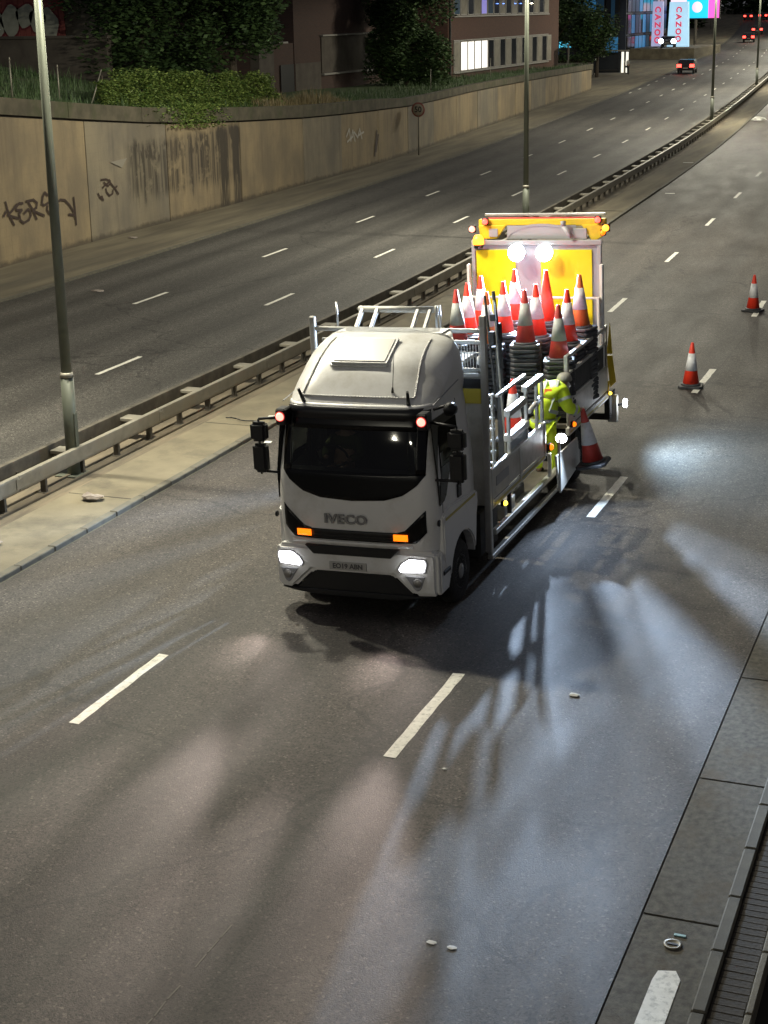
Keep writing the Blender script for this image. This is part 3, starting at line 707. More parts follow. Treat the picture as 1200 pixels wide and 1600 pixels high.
for (x0,x1,z0,z1,mt) in ((-62.2,-59.4,6.6,9.0,M['e_b1']),(-64.2,-62.6,2.6,3.4,M['e_b3']),(-61.2,-60.4,3.4,5.2,M['e_b1']),(-57.4,-56.9,4.6,8.6,M['e_b2'])):
    MB().box(x0+56, x1+56, -1.47, -1.42, z0-1.1, z1-1.1).build('lit_sign', mt, sh)
for i in range(11):
    for j in range(4):
        y0 = 214.4+i*2.3; z0 = 1.5+j*2.7; k = rnd.random()
        fr = MB().box(.5, .62, y0-215, y0+2.15-215, z0-1.1, z0-1.1+2.5).build('window', M['chassis'], sh)
        MB().box(.62, .65, y0-215+.12, y0+2.03-215, z0-1.0, z0-1.1+2.4).build('pane', M['e_b1'] if k > .62 else (M['e_b2'] if k > .2 else M['window_dark']), fr)
o = MB().box(-47.0, -38.6, 213, 233, .6, 2.44).build('forecourt', M['verge'], None, .05); o['kind'] = 'structure'
def totem(loc, w, h, n_letters, label, lm, body, rz=-.1):
    t = empty('totem_sign', loc, rz, label, 'sign', 'upright showroom signs')
    MB().prism([(-w*.55,0),(w*.55,0),(w*.47,h),(-w*.47,h)], 'Y', -.2, .2).build('panel', body, t, .03)
    MB().box(-w*.6, w*.6, -.3, .3, -.6, 0).build('plinth', M['chassis'], t, .03)
    for i, ch in enumerate('CAZOO'):
        mt4 = Matrix.Translation((0, -.23, h*.84-i*h*.155)) @ Matrix.Rotation(math.pi/2, 4, 'X') @ Matrix.Rotation(-math.pi/2, 4, 'Z')
        textmesh(ch, h*.17, lm, 'letter', t, mt4, .015, bold=.045)
    return t
M['totem_lit'] = em('lit_pale_blue_sign', (.45,.72,.92), .85); M['e_letter'] = em('red_sign_letter', (.75,.06,.12), .7)
totem((-42.4, 222, zr(222)+.9), 2.7, 6.0, 5, 'wide lit totem sign with red vertical letters in front of the showroom', M['e_letter'], M['totem_lit'])
M['totem_dim'] = em('lit_violet_sign', (.42,.42,.62), .7)
totem((-46.0, 226, zr(222)+.6), 1.5, 6.4, 5, 'narrower lit totem sign left of the wide one', M['e_letter'], M['totem_dim'])
# billboard
bb = empty('billboard', (-43.7, 243, zr(243)-1.25), -.12, 'glowing pink and cyan advertising screen on a pole', 'billboard')
MB().box(-4.2, 3.3, -.1, .3, 5.4, 11.5).build('housing', M['chassis'], bb, .05)
M['e_pinkscr'] = em('screen_pink', (.95,.12,.55), 1.1); M['e_cyanscr'] = em('screen_cyan', (.02,.55,.95), 1.1); M['e_pale'] = em('screen_pale', (.95,.70,.85), 1.1); M['e_violet'] = em('screen_violet', (.18,.12,.75), .9)
MB().box(-4.05, -1.7, -.14, -.11, 7.3, 11.4).build('screen_panel', M['e_pale'], bb)
MB().box(-1.7, 1.55, -.14, -.11, 5.6, 11.4).build('screen_panel', M['e_cyanscr'], bb)
MB().box(1.55, 3.15, -.14, -.11, 5.6, 11.4).build('screen_panel', M['e_pinkscr'], bb)
MB().box(-4.05, -1.7, -.14, -.11, 5.6, 7.3).build('screen_panel', M['e_violet'], bb)
MB().lathe([(0,-.16),(.75,-.16),(.75,-.145),(0,-.145)], 20, (-.1,0,7.1), 'Y').build('screen_disc', M['e_pale'], bb)
MB().lathe([(0,-.17),(.5,-.17),(.5,-.145),(0,-.145)], 20, (-2.9,0,9.0), 'Y').build('screen_disc', M['e_pinkscr'], bb)
MB().tube((-.3,.1,0), (-.3,.1,5.4), .22, .22, 12).build('pole', M['steel_dark'], bb)
# bus shelter
bs = empty('bus_shelter', (-39.8, 173.5, zr(173)+.02), .18, 'bus shelter with two bright vertical light panels on the far pavement', 'bus shelter')
MB().box(-2.3, 1.5, -.7, .8, 2.42, 2.52).build('roof', M['steel'], bs, .02)
M['tube_l'] = em('shelter_light_panel', (1,.97,.85), .95)
for x in (.75, 1.22): MB().box(x, x+.26, -.62, -.5, .25, 2.35).build('light_panel', M['tube_l'], bs)
MB().box(-2.2,.6,.72,.76,.2,2.3).build('back_pane', M['window_dark'], bs)
for x in (-2.2, 1.5):
    MB().box(x-.04, x+.04, .6, .68, 0, 2.42).build('post', M['chassis'], bs)
MB().box(-1.8,.3,.3,.6,.45,.52).build('bench', M['chassis'], bs)
o = MB().tube((0,0,0),(0,0,3.1),.04).build('bus_stop_pole', M['steel_dark'], None, loc=(-41.9, 172, zr(172))); MB().box(-.22,.22,-.02,.02,2.6,3.1).build('flag', M['frame_w'], o); tag(o, 'thin bus stop pole left of the shelter', 'pole')
o = MB().lathe([(.28,0),(.3,.05),(.3,.95),(.32,.97),(.30,1.1),(.12,1.2),(0,1.2)], 14).build('litter_bin', M['chassis'], None, loc=(-43.6, 172.5, zr(172))); tag(o, 'dark round litter bin at the end of the retaining wall', 'bin')
# hedge/low planting by the forecourt
pts = []
for _ in range(2500): pts.append(Vector((rnd.uniform(-6,4), rnd.uniform(-1,1), rnd.random()**.6*.9)))
hh = empty('low_hedge', (-50.5, 205, zr(205)), .1, 'low dark hedge in front of the showroom forecourt', 'hedge'); leaves('foliage', pts, .3, M['leaf_dark'], hh, 4); MB().box(-6,4,-.6,.6,0,.5).build('core', M['soil'], hh)
# road signs far right
for (x, y, h, lab, two) in ((-55.4, 322, 4.6, 'small round sign with a plate under it on the far verge', True), (-51.5, 252, 4.2, 'small round pale sign under the billboard', False)):
    s_ = empty('road_sign', (x, y, zr(y)), 0, lab, 'sign'); MB().tube((0,0,0),(0,0,h),.05).build('post', M['steel_dark'], s_)
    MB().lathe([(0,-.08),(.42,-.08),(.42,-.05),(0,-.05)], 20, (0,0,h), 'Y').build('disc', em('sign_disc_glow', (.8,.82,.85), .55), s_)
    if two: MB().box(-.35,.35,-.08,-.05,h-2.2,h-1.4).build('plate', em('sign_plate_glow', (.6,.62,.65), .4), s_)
# 50 sign
s5 = empty('speed_limit_sign', rp(-28.2, 84.6, 0), -.05, 'round 50 speed limit sign on a thin post in front of the wall', 'sign')
MB().tube((0,0,0),(0,0,2.15),.038).build('post', M['steel_dark'], s5)
MB().lathe([(0,-.03),(.385,-.03),(.385,0),(0,0)], 28, (0,0,2.42), 'Y').build('rim', mat('sign_dull_red', (.16,.04,.03), .6), s5)
MB().lathe([(0,-.036),(.31,-.036),(.31,-.031),(0,-.031)], 28, (0,0,2.42), 'Y').build('face', mat('sign_face_dim', (.17,.15,.11), .6), s5)
textmesh('50', .42, M['black'], 'number', s5, Matrix.Translation((0,-.045,2.42))@Matrix.Rotation(math.pi/2,4,'X'), .004, bold=.012)

# ================================================================== central barriers
def barrier(xo, label, postx, y1=300, far=False):
    r = empty('safety_barrier', rp(xo, 40, 0), label=label, cat='barrier')
    inv = -r.location
    ys = [6.33+1.205*k for k in range(0, 320)]; ys = [y for y in ys if y < y1]
    # beam sections 4.8 m long
    sec = frange(2, 122, 4.8)+frange(122, y1, 8)[1:]
    for a, b in zip(sec, sec[1:]):
        me = MB(); prof = [(-.05,.30),(.045,.30),(.05,.33),(.05,.52),(.045,.55),(-.05,.55),(-.05,.52),(-.03,.52),(-.03,.33),(-.05,.33)]
        rows = []
        for y in frange(a+.008, b-.008, 2.4):
            p = rp(xo, y, .05); rows.append([Vector((p.x+dx, y, p.z+z-.05))+inv for dx, z in prof])
        V = me.grid(rows, False, True); me.b.faces.new(V[0]); me.b.faces.new(V[-1][::-1])
        me.build('beam', M['steel'] if not far else M['steel_dark'], r)
        if a < 60 and not far:
            p = rp(xo, a, 0); MB().box(-.004,.004,-.10,.10,.34,.51).build('joint_plate', M['steel'], r, loc=p+inv+Vector((.056,0,0)))
    pm = MB().box(-.05,.05,-.03,.03,0,.31).box(-.09,.09,-.07,.07,0,.012).mesh('post', M['steel_dark'])
    n = 0
    far_mb = MB()
    for y in ys:
        p = rp(postx, y, .05)
        if n < 130 and y > 14: o = link('post', pm, r, p+inv); n += 1
        elif y > 14 and n >= 130: q = p+inv; far_mb.box(q.x-.05, q.x+.05, q.y-.03, q.y+.03, q.z, q.z+.31)
    o = far_mb.build('far_posts', M['steel_dark'], r); o['kind'] = 'stuff'
    return r
bn = barrier(-14.48, 'steel box beam barrier on short posts, nearer one of the pair in the reservation', -14.50)
bf = barrier(-15.06, 'darker steel barrier beam along the edge of the far carriageway', -15.04, far=True)
# brackets tying the two beams together
bk = MB().box(-.50, .0, -.16, .16, .40, .46).mesh('spacer', M['steel'], .006)
for k in range(75):
    y = 15.97+2.41*k; o = link('spacer', bk, bn, rp(-14.53, y, 0)-bn.location)

# ---------------------------------------------------------------- street lamps in the reservation
def lamp_post(x, y, z, label, lean=.012, k=1.0):
    t = empty('street_lamp', (x, y, z), 0, label, 'street lamp', 'street lamps along the central reservation', rot=(0, -lean, 0))
    MB().box(-.24,.24,-.24,.24,0,.02).tube((0,0,.02),(0,0,1.72),.115,.112,18).build('base', M['post_green'], t)
    MB().tube((0,0,1.72),(0,0,1.80),.125,.10,18).build('collar', M['steel'], t)
    MB().tube((0,0,1.78),(0,0,10.2),.092,.055,18).build('pole', M['post_green'], t)
    MB().box(.108,.118,-.05,.05,.5,1.1).build('access_door', M['post_green'], t, .004)
    for s in (-1, 1):
        mb = MB(); pts = [(0,0,10.0),(s*.5,0,10.42),(s*1.2,0,10.6),(s*1.9,0,10.66)]
        for a, b in zip(pts, pts[1:]): mb.tube(a, b, .035, .032, 8)
        arm = mb.build('arm', M['post_green'], t)
        MB().prism([(s*1.75,10.6),(s*2.5,10.64),(s*2.55,10.72),(s*2.2,10.80),(s*1.8,10.76)], 'Y', -.16, .16).build('lamp_head', M['steel'], arm, .02)
        MB().box(s*2.15-.25, s*2.15+.25, -.11, .11, 10.585, 10.60).build('lens', M['e_street'], arm)
        l = bpy.data.lights.new('luminaire', 'SPOT'); l.energy = LAMP_W*k; l.color = LAMP_COL; l.spot_size = math.radians(176); l.spot_blend = .12; l.shadow_soft_size = .16
        lo = bpy.data.objects.new('luminaire', l); COL.objects.link(lo); lo.parent = arm; lo.location = (s*2.15, 0, 10.55)
    return t
labs = ['nearest tall street lamp pole, at the left of the picture', 'tall street lamp pole standing behind the truck', 'tall street lamp pole beyond the truck near the curve', 'distant street lamp pole at the right edge of the picture']
lamp_post(-14.78, -17.9, 0, 'tall street lamp behind the viewpoint', k=.42)
lamp_post(-14.6, 23.1, .05, labs[0], .0)
for y, lb in ((53.9, labs[1]), (106.5, labs[2]), (147.8, labs[3])):
    p = rp(-14.78, y, .05); lamp_post(p.x, y, p.z, lb, .004)
for y in (190, 232, 275):
    p = rp(-14.78, y, .05); lamp_post(p.x, y, p.z, 'far street lamp, %s of the three beyond the curve' % {190:'nearest',232:'middle',275:'farthest'}[y])

# ================================================================== THE TRUCK
ROLL = math.radians(2.0)
TO = Vector((-7.45, 18.4, 0)); TR = (0, -ROLL, 0)
TM = Matrix.Translation(TO) @ Matrix.Rotation(-ROLL, 4, 'Y')
def tw(x, y, z): return TM @ Vector((x, y, z))
truck = empty('traffic_management_truck', TO, 0, 'white flatbed lorry loaded with stacked traffic cones and a yellow rear signboard', 'lorry', rot=TR)
ZP = [(.93,1.10,0),(1.3,1.12,-.02),(1.6,1.12,-.02),(1.9,1.11,.01),(2.3,1.07,.09),(2.62,1.03,.17),(2.75,1.01,.22),(2.85,1.03,.31),(2.95,1.035,.41),(3.05,1.03,.51),(3.15,1.015,.62),(3.25,.985,.75),(3.33,.95,.89),(3.40,.90,1.05),(3.45,.83,1.22),(3.48,.74,1.38)]
YR = 1.60
def hw(z): return interp([(a, b) for a, b, c in ZP], z)
def yf(z): return interp([(a, c) for a, b, c in ZP], z)
def fy(x, z):
    w = hw(z); r = .24 if z < 2.7 else min(.55, .24+(z-2.7)*.8); a = abs(x); y_ = yf(z)+.05*(x/w)**2
    if a > w-r: t = min(a-(w-r), r*.999); y_ += r-math.sqrt(r*r-t*t)
    return y_
def cab():
    me = MB(); b = me.b; rings = []
    zs = []
    for (a, _, _), (c, _, _) in zip(ZP, ZP[1:]):
        k = 3 if c-a > .25 else 2
        zs += [a+(c-a)*i/k for i in range(k)]
    zs.append(ZP[-1][0])
    for z in zs:
        w = hw(z); pts = []
        fx = []
        r = .24 if z < 2.7 else min(.55, .24+(z-2.7)*.8)
        for i in range(9): fx.append(-w+r*(1-math.cos(math.pi/2*i/8)))
        for i in range(1, 12): fx.append(-(w-r)+2*(w-r)*i/12)
        for i in range(9): fx.append(w-r*(1-math.cos(math.pi/2*(8-i)/8)))
        front = [Vector((x, fy(x, z), z)) for x in fx]
        y0 = front[0].y; sl = [Vector((-w, YR-(YR-y0)*i/8, z)) for i in range(8)]; sr = [Vector((w, y0+(YR-y0)*(i+1)/8, z)) for i in range(8)]
        rr = .0
        pts = sl+front+sr
        rings.append(pts)
    V = me.grid(rings, True, True)
    b.faces.new(V[-1])
    kill = []
    for f in b.faces:
        c = f.calc_center_median(); n = f.normal if f.normal.length else None
        if 1.93 < c.z < 2.52 and abs(c.x) < .86 and c.y < .35: kill.append(f)
        elif 1.97 < c.z < 2.50 and abs(c.x) > hw(c.z)-.02 and .42 < c.y < 1.12: kill.append(f)
    bmesh.ops.delete(b, geom=kill, context='FACES')
    return me.build('cab', M['white'], truck)
cabo = cab()
def fpatch(name, mt, x0, x1, lo, hi, off=.008, nx=24, nz=8, parent=None, thick=.012):
    me = MB(); rows = []
    for j in range(nz+1):
        r_ = []
        for i in range(nx+1):
            x = x0+(x1-x0)*i/nx; a, b = lo(x), hi(x); z = a+(b-a)*j/nz; r_.append(Vector((x, fy(x, z)-off, z)))
        rows.append(r_)
    V = me.grid(rows)
    if thick:
        rows2 = [[v.co+Vector((0, thick, 0)) for v in r] for r in V]
        V2 = me.grid(rows2)
        loop = [V[0][i] for i in range(nx+1)]+[V[j][nx] for j in range(1, nz+1)]+[V[nz][i] for i in range(nx-1, -1, -1)]+[V[j][0] for j in range(nz-1, 0, -1)]
        loop2 = [V2[0][i] for i in range(nx+1)]+[V2[j][nx] for j in range(1, nz+1)]+[V2[nz][i] for i in range(nx-1, -1, -1)]+[V2[j][0] for j in range(nz-1, 0, -1)]
        for i in range(len(loop)):
            k = (i+1) % len(loop)
            try: me.b.faces.new((loop[i], loop[k], loop2[k], loop2[i]))
            except ValueError: pass
    return me.build(name, mt, parent if parent else cabo)
def pl(*pts): return lambda x: interp(list(pts), x)
def ab(f): return lambda x: f(abs(x))
# black windscreen surround (mask) in pieces round the glass, glass, sun visor
fpatch('windscreen_surround', M['black_gloss'], -.985, .985, ab(lambda a: interp([(0,1.59),(.45,1.615),(.7,1.69),(.88,1.82),(.985,1.95)], a)), lambda x: 1.96, .010, 40, 8)
fpatch('windscreen_surround', M['black_gloss'], -.985, -.86, lambda x: 1.95, lambda x: 2.74, .010, 8, 10)
fpatch('windscreen_surround', M['black_gloss'], .86, .985, lambda x: 1.95, lambda x: 2.74, .010, 8, 10)
fpatch('windscreen_surround', M['black_gloss'], -.86, .86, lambda x: 2.49, lambda x: 2.75, .010, 30, 4)
fpatch('windscreen', M['glass'], -.87, .87, lambda x: 1.93, lambda x: 2.52, .004, 24, 5, thick=0)
# sun visor, projecting
me = MB(); rows = []
for j, (dz, dy) in enumerate(((.0,.012),(-.015,.04),(-.15,.07),(-.155,.055),(-.05,.02))):
    rows.append([Vector((x, fy(x, 2.74)-dy, 2.77+dz)) for x in [-.92+1.84*i/24 for i in range(25)]])
me.grid(rows, True).__len__(); me.build('sun_visor', mat('visor_smoke', (.008,.008,.010), .35), cabo)
fpatch('roof_lip', M['white'], -.99, .99, lambda x: 2.76, lambda x: 2.80, .03, 24, 2)
# moulded roof crease ribs
me = MB()
for s in (-1, 1):
    pts = [Vector((s*(.78-.10*t), 0, 2.88+.56*t)) for t in [i/30 for i in range(31)]]
    pts = [Vector((p.x, fy(p.x, p.z)-.008, p.z+.004)) for p in pts]
    for a, b in zip(pts, pts[1:]): me.tube(a, b, .014, .014, 6)
pts = [Vector((x, fy(x, 2.88)-.010, 2.88)) for x in [-.78+1.56*i/40 for i in range(41)]]
for a, b in zip(pts, pts[1:]): me.tube(a, b, .014, .014, 6)
me.build('roof_moulding', M['white'], cabo)
# roof hatch
def roofpt(x, z, o=0): return Vector((x, fy(x, z)-o, z+o*.4))
h0, h1 = roofpt(-.09, 3.20), roofpt(-.09, 3.44)
ang = math.atan2(h1.z-h0.z, h1.y-h0.y)
hm = Matrix.Translation((h0+h1)/2+Vector((0,-.0,.025))) @ Matrix.Rotation(ang, 4, 'X')
hl = (h1-h0).length/2+.02
hb = MB().box(-.42,.42,-hl,hl,-.05,.03,hm).build('roof_hatch', M['white'], cabo, .03, 2)
MB().box(-.36,.36,-hl+.05,hl-.05,.031,.042,hm).build('hatch_lid', mat('hatch_lid_gloss', (.62,.60,.56), .3), hb, .02, 2)
MB().box(-.44,.44,-hl-.03,hl+.03,-.07,-.045,hm).build('hatch_seal', M['black'], hb, .01)
# aerial, marker stalks
MB().tube(roofpt(.47,2.93), roofpt(.47,2.93)+Vector((-.02,.18,.55)), .006, .003, 6).tube(roofpt(.47,2.93), roofpt(.47,2.93)+Vector((0,.01,.07)), .018, .012, 8).build('aerial', M['black'], cabo)
for s in (-1, 1):
    p = roofpt(s*.72, 2.80); MB().tube(p, p+Vector((s*.03,-.10,.20)), .026, .018, 8).build('washer_stalk', M['black'], cabo)
# marker lamps
for s in (-1, 1):
    p = Vector((s*.97, .05, 2.65))
    q = MB().box(-.07,.07,.0,.22,-.12,.10,Matrix.Translation(p)).build('marker_housing', M['black'], cabo, .02)
    MB().lathe([(0,-.05),(.035,-.045),(.052,-.02),(.055,.0)], 16, p, 'Y').build('marker_lamp', M['e_pink'], q); MB().lathe([(.056,.0),(.058,-.014),(.066,-.010),(.068,.0)], 16, p, 'Y').build('marker_ring', M['e_red2'], q)
# front panel features
fpatch('upper_grille', M['black'], -.62, .62, lambda x: 1.045, lambda x: 1.185, .012, 20, 4)
for s in (-1, 1):
    xs = (.60, .985) if s > 0 else (-.985, -.60)
    fpatch('lamp_mask', M['black_gloss'], xs[0], xs[1], ab(lambda a: interp([(.60,1.045),(.85,1.055),(.985,1.20)], a)), ab(lambda a: interp([(.60,1.19),(.70,1.22),(.985,1.50)], a)), .012, 12, 6)
    xo = (.55, .74) if s > 0 else (-.80, -.60)
    fpatch('amber_strobe', M['e_orange'], xo[0], xo[1], lambda x: 1.085, lambda x: 1.17, .035, 6, 3)
fpatch('chrome_strip', M['white'], -.88, .80, lambda x: .985, lambda x: 1.035, .03, 20, 2)
for k in range(3): fpatch('grille_bar', M['chassis'], -.56, .56, lambda x, k=k: 1.065+.04*k, lambda x, k=k: 1.078+.04*k, .022, 12, 1)
textmesh('IVECO', .17, mat('badge_grey', (.25,.245,.24), .5, .1), 'badge_letters', cabo, Matrix.Translation((-.10, -.045, 1.335))@Matrix.Rotation(math.pi/2,4,'X'), .008, 1.18, .006, 1.05)
# bumper: solid sculpted panels
def bump(name, mt, pts, y0, y1, bev=.012): return MB().prism(pts, 'Y', y0, y1).build(name, mt, bmp, bev, 2)
bmp = MB().prism([(-1.10,.95),(1.10,.95),(1.13,.86),(1.13,.36),(.80,.34),(.52,.60),(-.62,.60),(-.90,.34),(-1.13,.36),(-1.13,.86)], 'Y', -.03, .34).build('bumper', M['white'], truck, .05, 3)
fpatch_l = MB().prism([(-.70,.965),(.62,.965),(.50,.845),(-.58,.845)], 'Y', -.05, .05).build('lower_grille', M['black'], bmp, .008)
MB().prism([(-1.08,.34),(1.08,.34),(.80,.30),(.5,.26),(-.55,.26),(-.9,.30)], 'Y', .0, .25).build('valance', M['black'], bmp, .01)
MB().prism([(-.86,.345),(.78,.345),(.50,.59),(-.60,.59)], 'Y', .02, .12).build('under_grille', M['black'], bmp)
pt = MB().box(-.36,.16,-.052,-.03,.645,.755).build('number_plate', mat('plate_white', (.46,.45,.42), .5), bmp, .004)
textmesh('EO19 ABN', .092, mat('plate_ink', (.10,.10,.10), .6), 'registration', pt, Matrix.Translation((-.10,-.056,.70))@Matrix.Rotation(math.pi/2,4,'X'), .002, 1.0, .003)
for s in (-1, 1):
    c = .80 if s > 0 else -.92; w = .22 if s > 0 else .20
    hp = [(c-w*s*1.0, .70), (c-w*s*.75,.79), (c-w*s*.2,.87), (c+w*s*.85,.865), (c+w*s*.95,.80), (c+w*s*.8,.68), (c-w*s*.8,.655)]
    ho = MB().prism([(p[0]*1.0, p[1]) for p in hp], 'Y', -.045, .0).build('headlight', M['grey'], bmp, .01)
    hp2 = [((p[0]-c)*.86+c, (p[1]-.77)*.86+.77) for p in hp]
    MB().prism(hp2, 'Y', -.062, -.044).build('headlight_lens', M['e_head'], ho, .008)
    fo = MB().prism([(c-w*s*.55,.63),(c+w*s*.75,.63),(c+w*s*.45,.45),(c+w*s*.2,.42),(c-w*s*.0,.46)], 'Y', -.045, -.02).build('fog_lamp', M['grey'], bmp, .012)
    MB().lathe([(0,-.062),(.05,-.058),(.062,-.045)], 14, (c+w*s*.25,0,.54), 'Y').build('fog_lens', M['rim'], fo)
    # dipped beam
    for nm, size, en, tilt, yaw in (('dipped_beam', 74, 70, 7, 0), ('long_beam', 15, 1600, 5.8, -.20), ('long_beam', 11, 2300, 4.8, .02), ('long_beam', 14, 1500, 5.4, .22), ('fog_beam', 24, 110, 29, 0)):
        l = bpy.data.lights.new(nm, 'SPOT'); l.energy = en; l.color = (1,.80,.72); l.spot_size = math.radians(size); l.spot_blend = .8; l.shadow_soft_size = .07
        lo = bpy.data.objects.new(nm, l); COL.objects.link(lo); lo.parent = bmp; lo.location = (c, -.14, .76); lo.rotation_euler = (math.radians(90-tilt), 0, math.radians(180)+yaw+.04*s)
# sides: cab lower side, steps, wheel arch
def arch(s):
    pts = []; cy, cz, r = .98, .42, .53
    outer = [(-.0+.30,.94),(.30,.92)]
    arc = [(cy+r*math.cos(a), cz+r*math.sin(a)) for a in [math.pi*.98-math.pi*.93*i/12 for i in range(13)]]
    poly = [(.22,1.36),(.42,1.46),(1.62,1.34),(1.64,1.18),(1.58,1.02)]+arc[::-1]+[(.40,.64),(.22,.66)]
    x0, x1 = (1.02, 1.16) if s > 0 else (-1.16, -1.02)
    return MB().prism(poly, 'X', x0, x1).build('wheel_arch', M['white'], cabo, .02, 2)
for s in (-1, 1):
    arch(s)
    st = MB().prism([(.06,.36),(.36,.36),(.44,.50),(.44,.62),(.06,.92)], 'X', *((1.0,1.15) if s > 0 else (-1.15,-1.0))).build('step_panel', M['white'], bmp, .02, 2)
    MB().box(*((1.02,1.17) if s > 0 else (-1.17,-1.02)), .14,.40,.60,.66).build('step_tread', M['black'], st, .01)
    # side window glass, quarter panel black, handle
    sx = lambda z, o=.008: s*(hw(z)+o)
    def sidepoly(name, mt, poly, o=.010, th=.012, par=cabo):
        me = MB(); A = [me.b.verts.new((s*(hw(z)+o), y_, z)) for y_, z in poly]; B = [me.b.verts.new((s*(hw(z)+o-th), y_, z)) for y_, z in poly]; n_ = len(poly)
        for i in range(n_): me.b.faces.new((A[i], A[(i+1)%n_], B[(i+1)%n_], B[i]))
        me.b.faces.new(A); me.b.faces.new(B[::-1]); return me.build(name, mt, par)
    sidepoly('window_surround', M['black_gloss'], [(.20,2.62),(1.15,2.62),(1.15,2.50),(.42,2.50),(.38,2.30),(.36,2.0),(.36,1.55),(.19,1.52),(.17,1.9)])
    sidepoly('window_surround', M['black_gloss'], [(.36,1.99),(.50,1.99),(.75,1.99),(1.13,2.0),(1.13,1.94),(.62,1.86),(.44,1.60),(.36,1.55)])
    sidepoly('side_window', M['glass'], [(.40,1.97),(1.13,1.97),(1.13,2.52),(.44,2.52)], .004, .004)
    sidepoly('door_handle', M['black'], [(.88,1.44),(1.02,1.44),(1.02,1.62),(.88,1.62)], .022, .02)
    me = MB()
    for (a, b) in (((.30,1.40),(.30,1.52)),((1.22,1.2),(1.22,2.70))): me.bar((s*(hw(a[1])+.002), a[0], a[1]), (s*(hw(b[1])+.002), b[0], b[1]), .006, .008)
    me.build('door_gap', M['black'], cabo)
    me = MB()
    for yy0, yy1, z0, z1 in ((.02,1.35,2.80,2.92),): me.bar((s*(hw(2.85)+.004), yy0+.3, z0), (s*(hw(2.9)+.004), yy1, z1), .01, .012)
    me.build('cab_seam', M['grey'], cabo)
    sidepoly('vent', M['chassis'], [(.30,1.16),(.40,1.22),(.40,1.25),(.30,1.19)], .02)
    MB().lathe([(0,0),(.04,0),(.045,-.02),(0,-.02)] if s < 0 else [(0,0),(.04,0),(.045,.02),(0,.02)], 14, (s*(hw(1.32)), .10, 1.32), 'X').build('side_repeater', M['black'], cabo)
    # mirrors
    mx = 1.42 if s > 0 else -1.30
    mi = empty('mirror', (0,0,0)); mi.parent = truck
    rr = MB().tube((s*.98,.26,2.60),(mx,.08,2.60),.018).tube((mx,.08,2.60),(mx,.08,1.86),.016).tube((mx,.08,1.90),(s*1.04,.20,1.86),.018).build('mirror_arm', M['black'], mi)
    MB().box(mx-.115,mx+.115,.02,.16,2.30,2.56).build('mirror_head', M['black'], mi, .04, 3)
    MB().box(mx-.105,mx+.105,.03,.16,1.88,2.27).build('mirror_head', M['black'], mi, .04, 3)
    MB().box(mx-.085,mx+.085,.161,.168,1.92,2.23).build('mirror_glass', M['rim'], mi)
# kerb-view mirror on the right
MB().tube((1.0,.45,2.72),(1.24,.30,2.82),.02).lathe([(0,-.05),(.08,-.03),(.09,.05),(0,.09)], 12, (1.26,.32,2.76), 'Y').build('kerb_mirror', M['black'], cabo)
# interior
it = MB().box(-.98,.98,.35,YR-.1,1.2,1.42).build('cab_floor', M['interior'], cabo)
MB().prism([(.18,1.5),(.18,1.86),(.34,1.93),(.58,1.80),(.60,1.5)], 'X', -.98, .98).build('dashboard', M['interior'], cabo, .02)
MB().box(-.97,.97,YR-.06,YR-.03,1.42,3.1).build('rear_lining', M['interior'], cabo)
MB().box(-.95,.95,.45,YR-.05,2.62,2.66).build('headlining', M['interior'], cabo)
for sx_ in (-.55, .55):
    q = MB().box(sx_-.26, sx_+.26, .85,1.30,1.45,1.72).build('seat', M['interior'], cabo, .05); MB().box(sx_-.24,sx_+.24,1.26,1.42,1.70,2.35).build('seat_back', M['interior'], q, .05)
me = MB()
for i in range(20):
    a = 2*math.pi*i/20; b = 2*math.pi*(i+1)/20; R_ = .22
    f_ = lambda t: Vector((-.55+R_*math.cos(t), .70-R_*math.sin(t)*.35, 1.98+R_*math.sin(t)*.75))
    me.tube(f_(a), f_(b), .016, .016, 6, False)
me.build('steering_wheel', M['black'], cabo)
for s in (-1, 1): MB().box(s*1.165-.004, s*1.165+.004, .28, 1.5, 1.30, 1.33).build('marking_tape', mat('yellow_stripe', (.50,.42,.10), .5), cabo)
# ---- chassis, wheels
ch = MB().box(-.42,-.34,.3,9.2,.62,.86).box(.34,.42,.3,9.2,.62,.86).box(-.4,.4,1.9,2.0,.64,.8).box(-.4,.4,5,5.1,.64,.8).box(-.4,.4,8.9,9.0,.62,.86).build('chassis', M['chassis'], truck)
MB().box(-.95,.95,.2,1.5,.55,.92).build('engine_block', M['chassis'], ch)
MB().tube((-1.0,.98,.45),(1.0,.98,.45),.06).tube((-1.0,7.1,.45),(1.0,7.1,.45),.09).build('axle', M['chassis'], ch)
def wheel(x, y, s, dual=False):
    zc = .425 - (x*math.tan(ROLL))
    w = empty('wheel', (x, y, zc)); w.parent = truck
    tw_ = .23 if not dual else .50
    MB().lathe([(.24,-tw_/2),(.36,-tw_/2-.005),(.405,-tw_/2+.015),(.425,-tw_/2+.04),(.425,tw_/2-.04),(.405,tw_/2-.015),(.36,tw_/2+.005),(.24,tw_/2)], 32, (0,0,0), 'X').build('tyre', M['rubber'], w)
    k = s*tw_/2
    MB().lathe([(.24,k*1.0),(.235,k*.8),(.20,k*.55),(.12,k*.75),(.10,k*1.05),(.05,k*1.1),(0,k*1.1)], 24, (0,0,0), 'X').build('rim', M['rim'], w)
    mb = MB()
    for i in range(8):
        a = 2*math.pi*i/8; mb.tube((k*.62, math.cos(a)*.155, math.sin(a)*.155), (k*.84, math.cos(a)*.155, math.sin(a)*.155), .013, .013, 6)
    mb.build('wheel_nut', M['steel'], w); return w
wheel(.99,.98,1); wheel(-.99,.98,-1); wheel(.90,7.15,1,True); wheel(-.90,7.15,-1,True)
